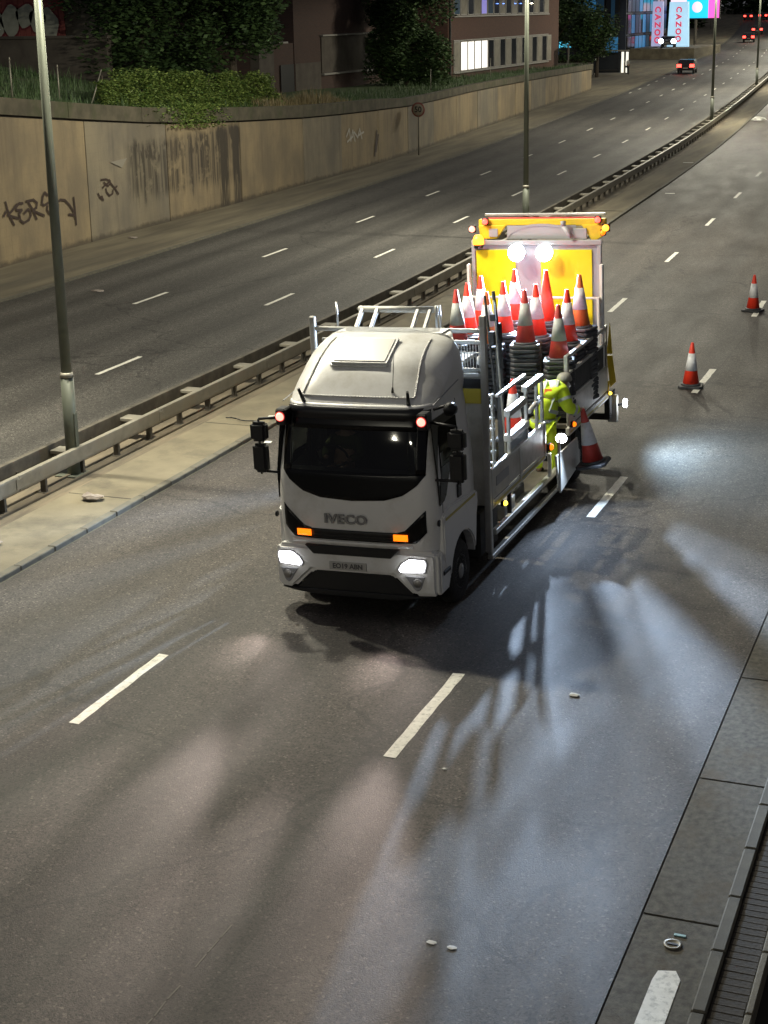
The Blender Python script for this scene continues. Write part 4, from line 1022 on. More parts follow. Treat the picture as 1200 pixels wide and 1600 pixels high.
MB().box(.50,1.06,1.98,2.85,.22,.90).build('box_light_block', M['chassis'], truck, .03)  # box added under the deck to block the work beams
MB().box(-1.08,-.50,1.75,2.9,.22,.90).build('tank_light_block', M['chassis'], truck, .05, 2)  # tank shape added to stop work-lamp light passing under the deck
MB().box(-1.14,-1.10,2.9,6.3,.30,.92).build('skirt_light_block', M['chassis'], truck, .01)  # skirt added to block light spilling out below the deck
MB().box(-.33,.33,1.8,6.0,.30,.62).build('gearbox', M['chassis'], ch, .05)
# ---- gantry behind the cab
g = MB().box(1.16,1.25,1.92,2.0,.34,3.66).build('gantry_post', M['alu'], truck, .012)
MB().box(-1.31,-1.23,1.92,2.0,.5,3.62).build('gantry_post', M['alu'], truck, .012)
MB().box(-1.23,1.16,1.93,1.99,3.42,3.48).build('gantry_bar', M['alu'], truck, .01)
rk = MB().tube((-.72,2.35,3.66),(.38,2.35,3.66),.045,.045,14).build('ladder_roller', M['white_dirty'], truck)
for x in (-.66,-.44,.16,.34): MB().bar((x,2.33,3.66),(x,2.05,3.44),.05,.05).build('roller_bracket', M['alu'], rk, .006)
MB().tube((.42,2.35,3.3),(.42,2.35,3.72),.02).tube((.47,2.37,3.3),(.46,2.37,3.72),.015).tube((-.95,2.1,3.46),(-1.0,2.2,3.78),.014).build('roller_stay', M['alu'], rk)
# headboard
hbd = MB().box(-1.16,1.16,1.99,2.03,1.0,2.86).build('headboard', M['white_dirty'], truck, .008)
me = MB().box(-1.16,1.16,2.0,2.04,3.26,3.31).box(-1.16,1.16,2.0,2.04,2.87,2.93)
me.build('mesh_frame', M['alu'], hbd, .005)
me = MB()
for i in range(56): me.box(-1.14+i*.041, -1.128+i*.041, 2.01, 2.025, 2.93, 3.26)
me.box(-1.14,1.14,2.008,2.028,3.13,3.15).build('mesh_bar', M['alu'], hbd)
MB().box(.80,1.14,1.975,1.99,2.66,2.79).build('warning_plate', M['black'], hbd)
MB().box(.80,1.14,1.975,1.99,2.45,2.655).build('warning_plate', mat('dull_yellow', (.48,.38,.04), .5), hbd)
MB().box(.78,1.15,1.95,1.99,2.815,2.865).build('plate_ledge', M['white'], hbd, .006)
# ---- deck
deck = MB().box(-1.22,1.22,2.05,2.9,1.02,1.09).box(-1.22,.35,2.9,6.4,1.02,1.09).box(-1.22,1.22,6.4,9.05,1.02,1.09).build('deck', M['steel_dark'], truck, .004)
MB().box(1.17,1.235,2.05,4.85,.93,1.045).build('deck_rail', M['white_dirty'], deck, .008)
MB().box(1.17,1.235,6.3,9.05,.93,1.06).build('deck_rail', M['white_dirty'], deck, .008)
MB().box(-1.235,-1.17,2.05,9.05,.93,1.06).build('deck_rail', M['white_dirty'], deck, .008)
MB().box(1.40,1.43,4.96,4.99,.36,1.22).build('shadow_upright', M['alu'], truck)  # upright added close to the side lamp to cast a shadow band
M['tape'] = mat('yellow_reflective_line', (.42,.36,.08), .5)
MB().box(1.236,1.240,2.1,4.8,.965,1.00).build('marking_tape', M['tape'], deck); MB().box(1.236,1.240,6.35,9.0,.965,1.0).build('marking_tape', M['tape'], deck)
# work well
well = MB().box(.34,1.16,2.95,6.4,.42,.46).box(.34,.38,2.95,6.4,.46,1.02).build('work_well', M['steel_dark'], truck, .004)
MB().box(1.16,1.24,2.2,6.4,.52,.60).build('well_sill', M['alu'], well, .01)
MB().box(1.14,1.22,2.05,6.3,.20,.27).build('side_guard', M['alu'], well, .012)
MB().box(1.15,1.21,2.05,2.13,.26,.9).build('side_guard_stay', M['alu'], well, .01); MB().box(1.15,1.21,3.0,3.06,.52,1.0).build('side_guard_stay', M['black'], well, .01)
MB().box(.40,1.1,3.05,3.6,.46,.72).build('tool_box', M['alu'], well, .015)
MB().box(.42,.95,4.0,4.6,.46,.62).build('tool_box', M['chassis'], well, .015)
# dropside at front of well
da = MB().box(1.19,1.235,2.08,4.82,1.06,1.46).build('dropside', M['white_dirty'], truck, .01)
MB().box(1.236,1.244,2.25,2.85,1.22,1.36).build('handle_recess', M['grey'], da, .004)
for y0, y1, z0, z1 in ((2.06,4.86,1.46,1.51),): MB().box(1.185,1.245,y0,y1,z0,z1).build('top_rail', M['alu'], da, .01)
for y_ in (2.05, 3.45, 4.80): MB().box(1.18,1.25,y_-.035,y_+.035,.98,1.52).build('latch_post', M['alu'], da, .008)
gt = MB().box(1.14,1.24,3.0,3.9,2.02,2.12).box(1.14,1.24,3.9,4.82,2.18,2.27).build('gate', M['alu'], truck, .012)
for y_, z_ in ((3.03,2.05),(3.93,2.2),(4.5,2.2),(4.80,2.22)): MB().box(1.175,1.225,y_-.025,y_+.025,1.5,z_).build('gate_post', M['alu'], gt, .008)
MB().box(1.13,1.25,3.0,3.95,1.66,1.76).build('gate_rail', M['white'], gt, .012); MB().tube((1.2,4.1,1.85),(1.2,4.7,1.92),.035).build('gate_rail', M['white'], gt)
MB().box(1.19,1.21,3.06,3.9,1.52,1.68).build('gate_infill', mat('pale_blue_panel', (.40,.47,.52), .5), gt)
MB().box(1.17,1.23,2.5,3.9,2.42,2.46).build('gate_rail', M['alu'], gt, .01)
# posts / mast near the gantry
ms = MB().box(.86,.94,3.60,3.70,1.1,3.25).build('mast', M['chassis'], truck, .01)
MB().tube((.86,3.6,2.0),(.74,3.55,3.66),.02).tube((.95,3.62,2.6),(.86,3.58,3.72),.026).build('mast_rod', M['chassis'], ms)
MB().tube((.98,3.6,1.2),(.88,3.52,3.6),.014).build('mast_cable', M['steel'], ms)
MB().box(.80,.88,3.48,3.58,2.95,3.15).box(.82,.9,3.5,3.6,3.3,3.4).build('mast_clamp', M['chassis'], ms, .01)
me = MB()
for k in range(7): me.box(.98,1.2,2.35,2.40,1.5+.16*k,1.53+.16*k)
me.box(.97,1.0,2.34,2.42,1.1,2.7).box(1.16,1.19,2.34,2.42,1.1,2.5); me.build('ladder_rack', M['alu'], truck)
MB().lathe([(0,-.06),(.055,-.05),(.075,-.01),(.07,.02),(0,.03)], 16, (1.06,2.3,2.98), 'Y').build('camera_dome', M['white'], truck)
MB().box(.6,.78,2.2,2.9,2.9,2.96).box(-.1,.5,2.3,2.8,2.75,2.82).build('equipment_tray', M['white_dirty'], truck, .01)
# rear dropside, dark panel and rails
db = MB().box(1.19,1.235,6.28,9.0,1.09,1.50).build('dropside', M['white_dirty'], truck, .01)
MB().box(1.18,1.24,6.26,9.02,1.50,1.55).build('top_rail', M['alu'], db, .01)
MB().box(1.185,1.225,6.32,8.95,1.56,1.92).build('dark_panel', M['chassis'], db, .006)
MB().box(1.17,1.24,6.25,8.98,1.93,1.98).build('mid_rail', M['alu'], db, .01)
MB().box(1.17,1.24,6.25,8.98,2.20,2.26).build('upper_rail', M['alu'], db, .01)
for y_ in (6.28, 8.92): MB().box(1.17,1.24,y_-.04,y_+.04,1.55,2.26).build('rail_post', M['alu'], db, .008)
MB().lathe([(0,-.08),(.07,-.06),(.07,.06),(0,.08)], 14, (1.2,6.2,1.78), 'Y').build('roller_end', M['white'], db)
dl = MB().box(-1.235,-1.19,2.08,9.0,1.09,1.50).build('dropside', M['white_dirty'], truck, .01)
MB().box(-1.24,-1.18,2.05,9.0,1.93,1.98).box(-1.24,-1.18,2.05,9.0,2.26,2.31).build('upper_rail', M['alu'], dl, .01)
for y_ in (3.4,4.8,6.2,7.6,8.9): MB().box(-1.24,-1.18,y_-.03,y_+.03,1.5,2.3).build('rail_post', M['alu'], dl, .008)
# hoop in front of board
MB().box(-1.17,1.17,8.66,8.70,2.76,2.80).build('hoop', M['white'], truck, .008)
for x in (-1.16, 1.16): MB().box(x-.025,x+.025,8.65,8.71,2.2,2.80).build('hoop_post', M['white'], truck, .008)
for x in (-1.19, 1.2): MB().box(x-.03,x+.03,8.72,8.82,1.1,3.35).build('board_post', M['white'], truck, .012)
# hanging side flap
mt_ = Matrix.Translation((1.36, 4.95, .95)) @ Matrix.Rotation(math.radians(-4), 4, 'Y')
fl = MB().prism([(0,0),(1.30,-.02),(1.34,-.46),(.1,-.60),(0,-.56)], 'X', -.015, .015)
for v in fl.b.verts: v.co = mt_ @ v.co
fl.build('side_flap', M['white_dirty'], truck, .006)
MB().box(1.24,1.29,4.90,4.98,.62,1.0).build('flap_hinge', M['alu'], truck, .01)
MB().box(1.0,1.2,6.42,6.5,.4,1.0).build('mud_flap', M['chassis'], truck, .01); MB().box(1.0,1.18,7.75,7.85,.3,1.0).build('mud_flap', M['chassis'], truck, .01)
me = MB()
for i in range(10):
    a0 = math.pi*i/10; a1 = math.pi*(i+1)/10; r_ = .56
    me.bar((.93, 7.15+r_*math.cos(a0), .42+r_*math.sin(a0)), (.93, 7.15+r_*math.cos(a1), .42+r_*math.sin(a1)), .56, .02)
me.build('mudguard', M['chassis'], truck)
# side lamps
def slamp(x, y, z, mt, r, nm='side_lamp', par=truck):
    h = MB().box(x-.05,x,y-r*1.2,y+r*1.2,z-r*1.2,z+r*1.2).build(nm, M['black'], par, .01)
    MB().lathe([(r,-.0),(r*.95,.025),(r*.5,.045),(0,.05)], 14, (x,y,z), 'X').build('lens', mt, h)
slamp(1.27,2.5,.90,M['e_yellow'],.035); slamp(1.27,6.42,1.10,M['e_orange'],.042); slamp(1.29,4.93,1.10,M['e_orange'],.05)
wl = MB().lathe([(.0,.0),(.06,.0),(.092,.06),(.092,.10),(.0,.10)], 18, (0,0,0), 'Z').build('side_work_lamp', M['black'], truck, loc=(1.34,5.40,1.17)); wl.rotation_euler = (math.radians(105), 0, math.radians(12))
MB().lathe([(.088,.10),(.08,.115),(.05,.13),(0,.135)], 18).build('lens', M['e_white'], wl)
l = bpy.data.lights.new('side_beam', 'SPOT'); l.energy = 170; l.color = (.60,.76,1); l.spot_size = math.radians(140); l.spot_blend = .35; l.shadow_soft_size = .05
lo = bpy.data.objects.new('side_beam', l); COL.objects.link(lo); lo.parent = truck; lo.location = (1.50,5.30,1.14); lo.rotation_euler = (math.radians(56), 0, math.radians(-122))
MB().bar((1.24,5.42,1.1),(1.34,5.42,1.16),.03,.03).build('lamp_bracket', M['alu'], wl.parent)
# uprights outside the lamp
for (x, y, z0, z1) in ((1.62,4.98,.30,1.25),): pass
# rear board
bd = MB().box(-1.15,1.16,8.92,8.98,1.25,3.66).build('signboard', mat('board_grey', (.30,.33,.36), .5), truck, .01)
MB().box(-1.09,-.37,8.895,8.918,1.35,3.58).build('yellow_panel', M['yellow'], bd, .004)
MB().box(.09,1.0,8.895,8.918,1.35,3.58).build('yellow_panel', M['yellow'], bd, .004)
MB().box(-1.17,1.18,8.88,8.94,3.66,3.75).box(1.10,1.17,8.88,8.94,1.25,3.66).box(-1.17,-1.10,8.88,8.94,1.25,3.66).build('board_frame', M['grey'], bd, .01)
me = MB()
for i in range(12):
    a0, a1 = math.pi*(.05+.9*i/12), math.pi*(.05+.9*(i+1)/12)
    me.bar((.08+.62*math.cos(a0), 9.0, 3.76+.24*math.sin(a0)), (.08+.62*math.cos(a1), 9.0, 3.76+.24*math.sin(a1)), .02, .04)
me.build('light_hood', M['grey'], bd)
MB().box(-.54,.70,9.0,9.02,3.76,4.0).build('hood_back', M['grey'], bd)
ya_ = MB().box(-1.06,1.22,9.0,9.12,3.98,4.10).prism([(-1.06,4.0),(-.55,4.0),(-.72,3.76),(-1.02,3.76)], 'Y', 8.97, 9.05).prism([(.80,4.0),(1.24,4.0),(1.18,3.80),(1.0,3.70)], 'Y', 8.97, 9.05).build('yellow_arm', M['yellow_paint'], truck, .012)
MB().box(-.86,-.70,8.955,8.968,3.80,3.94).box(.66,.90,8.94,8.965,3.76,3.94).build('arm_plate', M['grey'], ya_, .004)
MB().box(-.96,1.20,9.05,9.12,4.15,4.19).build('top_bar', M['alu'], ya_, .006)
MB().box(-.9,1.1,9.02,9.05,4.105,4.13).build('red_strip', mat('red_tape', (.6,.05,.03), .5), ya_)
MB().tube((.5,8.9,3.98),(.66,8.86,3.80),.04).lathe([(0,-.05),(.04,-.04),(.05,.04),(0,.05)], 12, (.50,8.9,4.03), 'Z').build('arm_camera', M['grey'], ya_)
def rlamp(x, z, r, mt, nm, y=8.93):
    h = MB().box(x-r*1.15,x+r*1.15,y,y+.05,z-r*1.15,z+r*1.15).build(nm, M['black'], truck, .01); MB().lathe([(r,-.0),(r*.95,-.03),(r*.5,-.05),(0,-.055)], 14, (x,y,z), 'Y').build('lens', mt, h)
rlamp(-.92,4.07,.05,M['e_red'],'red_lamp'); rlamp(1.10,4.09,.05,M['e_red'],'red_lamp'); rlamp(-1.16,3.94,.055,M['e_pink'],'red_lamp'); rlamp(1.24,3.95,.06,M['e_amber'],'amber_lamp'); rlamp(1.19,3.87,.045,M['e_orange'],'amber_lamp')
bc = MB().lathe([(.0,.17),(.06,.165),(.095,.10),(.10,.0),(.0,0)], 18, (-1.03,8.86,3.68), 'Z').build('beacon', M['e_amber'], truck); MB().lathe([(.0,0),(.08,0),(.08,-.06),(0,-.06)], 14, (-1.03,8.86,3.68), 'Z').build('beacon_base', M['black'], bc)
for x in (-.31, .19):
    w_ = MB().lathe([(.0,.09),(.07,.09),(.14,.02),(.14,.0)], 20, (0,0,0), 'Y').build('work_lamp', M['black'], truck, loc=(x,8.76,3.55)); w_.rotation_euler = (math.radians(-14),0,0)
    MB().lathe([(0,-.03),(.09,-.025),(.15,-.01),(.155,.0)], 20, (0,0,0), 'Y').build('lens', M['e_white'], w_)
    MB().bar((x,8.86,3.55),(x,8.95,3.62),.04,.04).build('lamp_bracket', M['grey'], truck)
    for en, size, tilt in ((620, 150, 20), (5900 if x > 0 else 5600, 100, 12)):
        l = bpy.data.lights.new('work_beam', 'SPOT'); l.energy = en; l.color = (.58,.75,1); l.spot_size = math.radians(size); l.spot_blend = .6; l.shadow_soft_size = .05
        lo = bpy.data.objects.new('work_beam', l); COL.objects.link(lo); lo.parent = truck; lo.location = (x,8.70,3.54); lo.rotation_euler = (math.radians(90-tilt),0,math.radians(180))
# rear lamp bracket, yellow marker boards at tail
tl = MB().box(1.16,1.34,9.25,9.35,.45,.95).build('tail_bracket', M['white_dirty'], truck, .012)
rlamp_ = MB().lathe([(.0,.06),(.075,.05),(.08,0)], 14, (1.45,9.3,.80), 'X').build('tail_work_lamp', M['e_white'], tl)
MB().bar((1.30,9.3,.75),(1.45,9.3,.80),.04,.04).build('lamp_bracket', M['black'], tl)
l = bpy.data.lights.new('tail_beam', 'SPOT'); l.energy = 1500; l.color = (.55,.78,1); l.spot_size = math.radians(170); l.spot_blend = 1.0; l.shadow_soft_size = .06
lo = bpy.data.objects.new('tail_beam', l); COL.objects.link(lo); lo.parent = truck; lo.location = (1.66,9.22,.86); lo.rotation_euler = (math.radians(88), 0, math.radians(-80))
MB().prism([(1.22,1.75),(1.28,2.3),(1.32,1.75)], 'Y', 8.98, 9.02).prism([(1.22,1.72),(1.32,1.72),(1.38,1.25),(1.28,1.15)], 'Y', 8.98, 9.02).prism([(1.10,1.2),(1.28,1.28),(1.24,1.05),(1.12,1.02)], 'Y', 8.98, 9.02).build('tail_marker', M['yellow_paint'], truck, .006)
MB().box(1.15,1.25,9.06,9.5,.55,1.02).box(-1.2,1.2,9.2,9.3,.5,.62).build('tail_frame', M['chassis'], truck, .01)
slamp(1.26,9.0,1.04,M['e_yellow'],.03)

# ================================================================== cones
def cone_proto(style):
    bm_, sm_ = {'red': ('cone_red','sleeve'), 'faded': ('cone_faded','sleeve'), 'dull': ('cone_dull','sleeve_dull'), 'plain': ('cone_red', None), 'held': ('cone_dull','sleeve')}[style]
    t = empty('traffic_cone', (0,0,0))
    MB().prism([(-.25,-.19),(-.19,-.25),(.19,-.25),(.25,-.19),(.25,.19),(.19,.25),(-.19,.25),(-.25,.19)], 'Z', 0, .055).lathe([(.215,.055),(.20,.085),(.175,.09)], 20).build('base', M['cone_base'], t, .012)
    r = lambda z: .172-.142*(z-.07)/.87
    MB().lathe([(r(.07),.07),(r(.5),.5),(r(.93),.93),(.022,.94),(.018,.93)], 24).build('body', M[bm_], t)
    if sm_: MB().lathe([(r(.36)+.004,.36),(r(.72)+.004,.72)], 24).build('sleeve', M[sm_], t)
    return t
protos = {k: cone_proto(k) for k in ('red','faded','dull','plain','held')}
used = set()
def put_cone(style, mtx, label, group):
    if style not in used: o = protos[style]; used.add(style)
    else: o = copy_tree(protos[style])
    o.matrix_world = mtx; tag(o, label, 'traffic cone', group); return o
# nested lower cones: base and the short stub of body that shows
nest = empty('traffic_cone', (0,0,-50)); 
nb = MB().prism([(-.25,-.19),(-.19,-.25),(.19,-.25),(.25,-.19),(.25,.19),(.19,.25),(-.19,.25),(-.25,.19)], 'Z', 0, .062).build('base', M['cone_base'], nest, .012)
MB().lathe([(.20,.058),(.165,.072),(.15,.072)], 16).build('body', M['cone_base'], nest)
nused = [False]
CN = [(-.74,6.68,2.30,'dull','frontmost cone on the left of the load, with a pale grubby sleeve'),(-.78,7.37,2.30,'red','second bright red cone from the left of the load'),(-.30,7.95,2.35,'red','red and white cone in front of the left yellow panel'),
      (-.36,7.10,2.20,'faded','faded orange cone just left of the black mast'),(-.20,7.55,2.30,'red','cone with a pale tip left of the grey board centre'),(-.16,8.1,2.42,'red','tall white sleeved cone below the left work lamp'),
      (.33,7.00,2.25,'dull','dull red cone in the middle front of the load'),(.35,7.63,2.25,'red','bright red cone behind the dull one in the middle'),(.38,8.16,2.40,'plain','all red cone without a sleeve below the right work lamp'),
      (.97,6.72,2.06,'dull','lowest dull cone at the right front of the load'),(.94,7.40,2.20,'red','red and white cone right of the all red one'),(1.0,8.0,2.35,'faded','faded orange cone at the back right corner of the load')]
CN[2] = (-.72,7.95,2.33,'red',CN[2][4])
SN = ['the front left stack','the second stack from the left','the third stack at the back left','the stack behind the black mast','the stack left of the middle','the rear middle stack','the large front middle stack','the stack behind the front middle','the stack under the sleeveless cone','the low front right stack','the right hand stack by the rail','the back right corner stack']
for i, (x, y, zb, st, lab) in enumerate(CN):
    rz = random.uniform(-.25,.25)
    mm = TM @ Matrix.Translation((x, y, zb)) @ Matrix.Rotation(rz, 4, 'Z') @ Matrix.Rotation(random.uniform(-.02,.02), 4, 'X')
    put_cone(st, mm, lab, 'cones on top of the stacks')
    z = zb-.074; kk = 0; ON = 'first second third fourth fifth sixth seventh eighth ninth tenth eleventh twelfth thirteenth fourteenth fifteenth sixteenth seventeenth eighteenth nineteenth'.split()
    while z > 1.10:
        o = nest if not nused[0] else copy_tree(nest); nused[0] = True
        o.matrix_world = TM @ Matrix.Translation((x+random.uniform(-.012,.012), y+random.uniform(-.012,.012), z)) @ Matrix.Rotation(rz+random.uniform(-.12,.12), 4, 'Z')
        tag(o, '%s black cone base down in %s' % (ON[kk], SN[i]), 'traffic cone', 'nested cones in '+SN[i]); z -= .074; kk += 1
put_cone('red', TM @ Matrix.Translation((.80,4.62,1.28)), 'single red and white cone standing low in the work well behind the mast', 'single cones on the truck')
put_cone('red', Matrix.Translation((-5.78,33.0,0)) @ Matrix.Rotation(.1,4,'Z'), 'nearer cone standing on the road beside the lane line', 'cones set out on the road')
put_cone('red', Matrix.Translation((-5.86,42.2,0)) @ Matrix.Rotation(-.2,4,'Z'), 'farther cone standing on the road at the right edge', 'cones set out on the road')
hold = TM @ Matrix.Translation((1.70,6.0,.55)) @ Matrix.Rotation(.05, 4, 'X') @ Matrix.Rotation(-.17, 4, 'Y')
put_cone('held', hold, 'red and white cone held out over the road by the worker', 'cone in the worker\'s hand')

# ================================================================== people
def skinmesh(name, joints, bones, mt, parent, grow=0.0, sub=2, only=None):
    """one continuous skinned surface from joints {name: (pos, radius)} and bones [(a, b)]"""
    names = list(joints) if only is None else [j for j in joints if j in only]
    idx = {n_: i for i, n_ in enumerate(names)}
    me = bpy.data.meshes.new(name); me.from_pydata([joints[n_][0] for n_ in names], [(idx[a], idx[b]) for a, b in bones if a in idx and b in idx], [])
    o = bpy.data.objects.new(name, me); COL.objects.link(o)
    md = o.modifiers.new('s', 'SKIN'); md.use_smooth_shade = True; md2 = o.modifiers.new('u', 'SUBSURF'); md2.levels = md2.render_levels = sub
    for i, n_ in enumerate(names):
        r = joints[n_][1]; r = r if isinstance(r, tuple) else (r, r); me.skin_vertices[0].data[i].radius = (r[0]+grow, r[1]+grow)
    me.skin_vertices[0].data[0].use_root = True
    bpy.context.view_layer.update(); dg = bpy.context.evaluated_depsgraph_get(); m2 = bpy.data.meshes.new_from_object(o.evaluated_get(dg)); bpy.data.objects.remove(o)
    m2.materials.clear(); m2.materials.append(mt)
    for p in m2.polygons: p.use_smooth = True
    return link(name, m2, parent)
wk = empty('person', TM @ Vector((.96,5.78,.40)), 0, 'worker in yellow hi-vis jacket leaning out of the side well to lower a cone', 'person', rot=TR)
# local coordinates: feet at z 0, facing back (+y) and turning right (+x)
J = {'pelvis': ((0,0,.90),(.165,.14)), 'waist': ((.02,.0,1.05),(.175,.15)), 'chest': ((.06,.05,1.25),(.195,.155)), 'neckbase': ((.12,.13,1.43),(.12,.09)), 'neck': ((.17,.22,1.44),.050), 'head': ((.22,.34,1.44),.085), 'crown': ((.25,.40,1.50),.075),
     'shl': ((-.06,.16,1.39),.075), 'ell': ((.02,.38,1.18),.055), 'wrl': ((.24,.48,1.08),.036), 'hal': ((.30,.50,1.06),.035),
     'shr': ((.28,.06,1.37),.075), 'elr': ((.40,-.02,1.12),.055), 'wrr': ((.535,.14,1.06),.035), 'har': ((.585,.195,1.065),.034),
     'hil': ((-.07,0,.84),.095), 'knl': ((-.11,.04,.48),.068), 'anl': ((-.11,0,.09),.048), 'tol': ((-.11,.15,.035),.04),
     'hir': ((.09,0,.84),.095), 'knr': ((.12,.05,.48),.068), 'anr': ((.13,.0,.09),.048), 'tor': ((.14,.15,.035),.04)}
BN = [('pelvis','waist'),('waist','chest'),('chest','neckbase'),('neckbase','neck'),('neck','head'),('head','crown'),('neckbase','shl'),('shl','ell'),('ell','wrl'),('wrl','hal'),('neckbase','shr'),('shr','elr'),('elr','wrr'),('wrr','har'),
      ('pelvis','hil'),('hil','knl'),('knl','anl'),('anl','tol'),('pelvis','hir'),('hir','knr'),('knr','anr'),('anr','tor')]
skinmesh('body', J, BN, M['skin'], wk)
jk = skinmesh('jacket', J, BN, M['hivis'], wk, .050, 2, ('neck','pelvis','waist','chest','neckbase','shl','ell','wrl','shr','elr','wrr'))
skinmesh('trousers', J, BN, M['hivis'], wk, .018, 2, ('pelvis','hil','knl','anl','hir','knr','anr'))
for a, b in (('anl','tol'),('anr','tor')):
    skinmesh('boot', {a: (J[a][0], .055), b: (J[b][0], .05)}, [(a, b)], M['navy'], wk, .012, 2)
# reflective bands around waist, hips and arms
def band(c, n_, rx, ry, w, nm='reflective_band'):
    c = Vector(c); q = Vector(n_).to_track_quat('Z','Y').to_matrix(); me = MB(); rows = []
    for k in (-1, 1):
        rows.append([c+q@Vector((math.cos(t)*rx, math.sin(t)*ry, k*w/2)) for t in [2*math.pi*i/28 for i in range(28)]])
    me.grid(rows, True, True); me.build(nm, M['silver'], jk)
band((.02,.02,1.07), (.2,.3,1), .222, .190, .06); band((0,0,.92), (0,.05,1), .218, .188, .055); band((.34,.02,1.25), (.12,-.08,-.25), .112, .112, .05); band((.475,.045,1.085), (.15,.14,-.07), .094, .094, .045); band((-.04,.26,1.27),(.04,.2,-.23),.112,.112,.05)
# braces over the shoulders
for s in (-1, 1):
    me = MB(); pts = [Vector((.02+s*.11+.0,-.178,1.10)), Vector((.07+s*.11,-.135,1.25)), Vector((.11+s*.10,-.055,1.42)), Vector((.13+s*.09,.06,1.545)), Vector((.10+s*.09,.22,1.42))]
    for a, b in zip(pts, pts[1:]): me.bar(a, b, .055, .008)
    me.build('reflective_brace', M['silver'], jk, .002)
MB().box(.04,.16,-.008,.0,-.045,.045, Matrix.Translation((.0,-.105,1.395))@Matrix.Rotation(-.45,4,'X')).build('back_print', M['orange_print'], jk)
# helmet
MB().lathe([(.118,-.01),(.125,0),(.12,.04),(.10,.085),(.06,.115),(0,.125)], 20, (.24,.375,1.485)).build('helmet', M['capgrey'], wk)
# gloves with five fingers: right hand closed on the cone tip, left resting
def hand(root, wrist, palm, dirf, thumbdir, grip, mt):
    w, p = Vector(wrist), Vector(palm); d = Vector(dirf).normalized(); side = d.cross(Vector(thumbdir)).cross(d).normalized(); nrm = d.cross(side).normalized()
    j = {'w': (tuple(w), .026), 'p': (tuple(p), (.036,.022))}; skinmesh('hand', j, [('w','p')], mt, root, 0, 2)
    for k in range(4):
        b = p+side*(.030-.020*k)+d*.01; L_ = (.034,.040,.037,.028)[k]
        c1 = b+d*L_; c2 = c1+(d*.5+nrm*grip)*L_*.8; c3 = c2+(d*-.3+nrm*grip)*L_*.7
        skinmesh('finger', {'a': (tuple(b), .010), 'b': (tuple(c1), .0095), 'c': (tuple(c2), .009), 'd': (tuple(c3), .008)}, [('a','b'),('b','c'),('c','d')], mt, root, 0, 1)
    b = w+(p-w)*.5+side*.03; c1 = b+side*.03+d*.02; c2 = c1+(d*.6+nrm*grip*.8)*.035
    skinmesh('thumb', {'a': (tuple(b), .012), 'b': (tuple(c1), .011), 'c': (tuple(c2), .009)}, [('a','b'),('b','c')], mt, root, 0, 1)
hand(wk, J['wrr'][0], J['har'][0], (.6,.4,-.5), (0,0,1), -.8, M['glovew'])
hand(wk, J['wrl'][0], J['hal'][0], (.8,.3,-.4), (0,0,1), -.6, M['glovew'])
# face
for s in (-1, 1):
    MB().lathe([(0,-.01),(.012,0),(0,.01)], 8, (.24+s*.03,.425,1.42)).build('eye', M['white'], wk)
MB().prism([(-.012,0),(.012,0),(0,.04)], 'Y', 0, .025).build('nose', M['skin'], wk, loc=(.24,.425,1.39))

# driver, seen dimly through the windscreen
dr = empty('person', TM @ Vector((-.50,1.10,1.72)), 0, 'driver in a dark hi-vis jacket dimly seen behind the windscreen', 'person', rot=TR)
K = {'pelvis': ((0,0,.0),(.15,.13)), 'chest': ((0,.02,.28),(.17,.12)), 'neckb': ((0,0,.46),(.10,.08)), 'neck': ((0,-.01,.52),.05), 'head': ((0,-.03,.62),.085), 'crown': ((0,-.02,.70),.078), 'sl': ((-.17,.0,.42),.06), 'el': ((-.24,-.16,.24),.05), 'wl': ((-.16,-.36,.22),.032), 'hl': ((-.12,-.42,.25),.032),
     'sr': ((.17,.0,.42),.06), 'er': ((.26,-.16,.22),.05), 'wr': ((.18,-.36,.20),.032), 'hr': ((.14,-.42,.23),.032), 'kl': ((-.12,-.42,.05),.075), 'kr': ((.12,-.42,.05),.075)}
KB = [('pelvis','chest'),('chest','neckb'),('neckb','neck'),('neck','head'),('head','crown'),('neckb','sl'),('sl','el'),('el','wl'),('wl','hl'),('neckb','sr'),('sr','er'),('er','wr'),('wr','hr'),('pelvis','kl'),('pelvis','kr')]
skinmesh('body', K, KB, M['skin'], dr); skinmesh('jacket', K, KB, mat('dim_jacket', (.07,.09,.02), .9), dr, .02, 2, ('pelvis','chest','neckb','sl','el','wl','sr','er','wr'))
MB().lathe([(.095,-.02),(.10,.0),(.09,.05),(.05,.08),(0,.085)], 16, (0,-.02,.70)).build('hair', M['hair'], dr)

# person by the bus shelter
pd = empty('person', (-38.35, 173.2, zr(173)+.02), 2.6, 'person in a pale top standing beside the bus shelter', 'person')
P = {'pelvis': ((0,0,.92),(.15,.11)), 'chest': ((0,0,1.28),(.18,.12)), 'neckb': ((0,0,1.45),(.09,.08)), 'neck': ((0,0,1.52),.05), 'head': ((0,.01,1.63),.09), 'sl': ((-.19,0,1.40),.06), 'el': ((-.25,0,1.12),.045), 'wl': ((-.24,.06,.88),.03), 'sr': ((.19,0,1.40),.06), 'er': ((.25,0,1.12),.045), 'wr': ((.24,.06,.88),.03),
     'hl': ((-.1,0,.88),.09), 'kl': ((-.11,.02,.48),.065), 'al': ((-.11,0,.07),.045), 'hr': ((.1,0,.88),.09), 'kr': ((.12,.02,.48),.065), 'ar': ((.13,0,.07),.045)}
PB = [('pelvis','chest'),('chest','neckb'),('neckb','neck'),('neck','head'),('neckb','sl'),('sl','el'),('el','wl'),('neckb','sr'),('sr','er'),('er','wr'),('pelvis','hl'),('hl','kl'),('kl','al'),('pelvis','hr'),('hr','kr'),('kr','ar')]
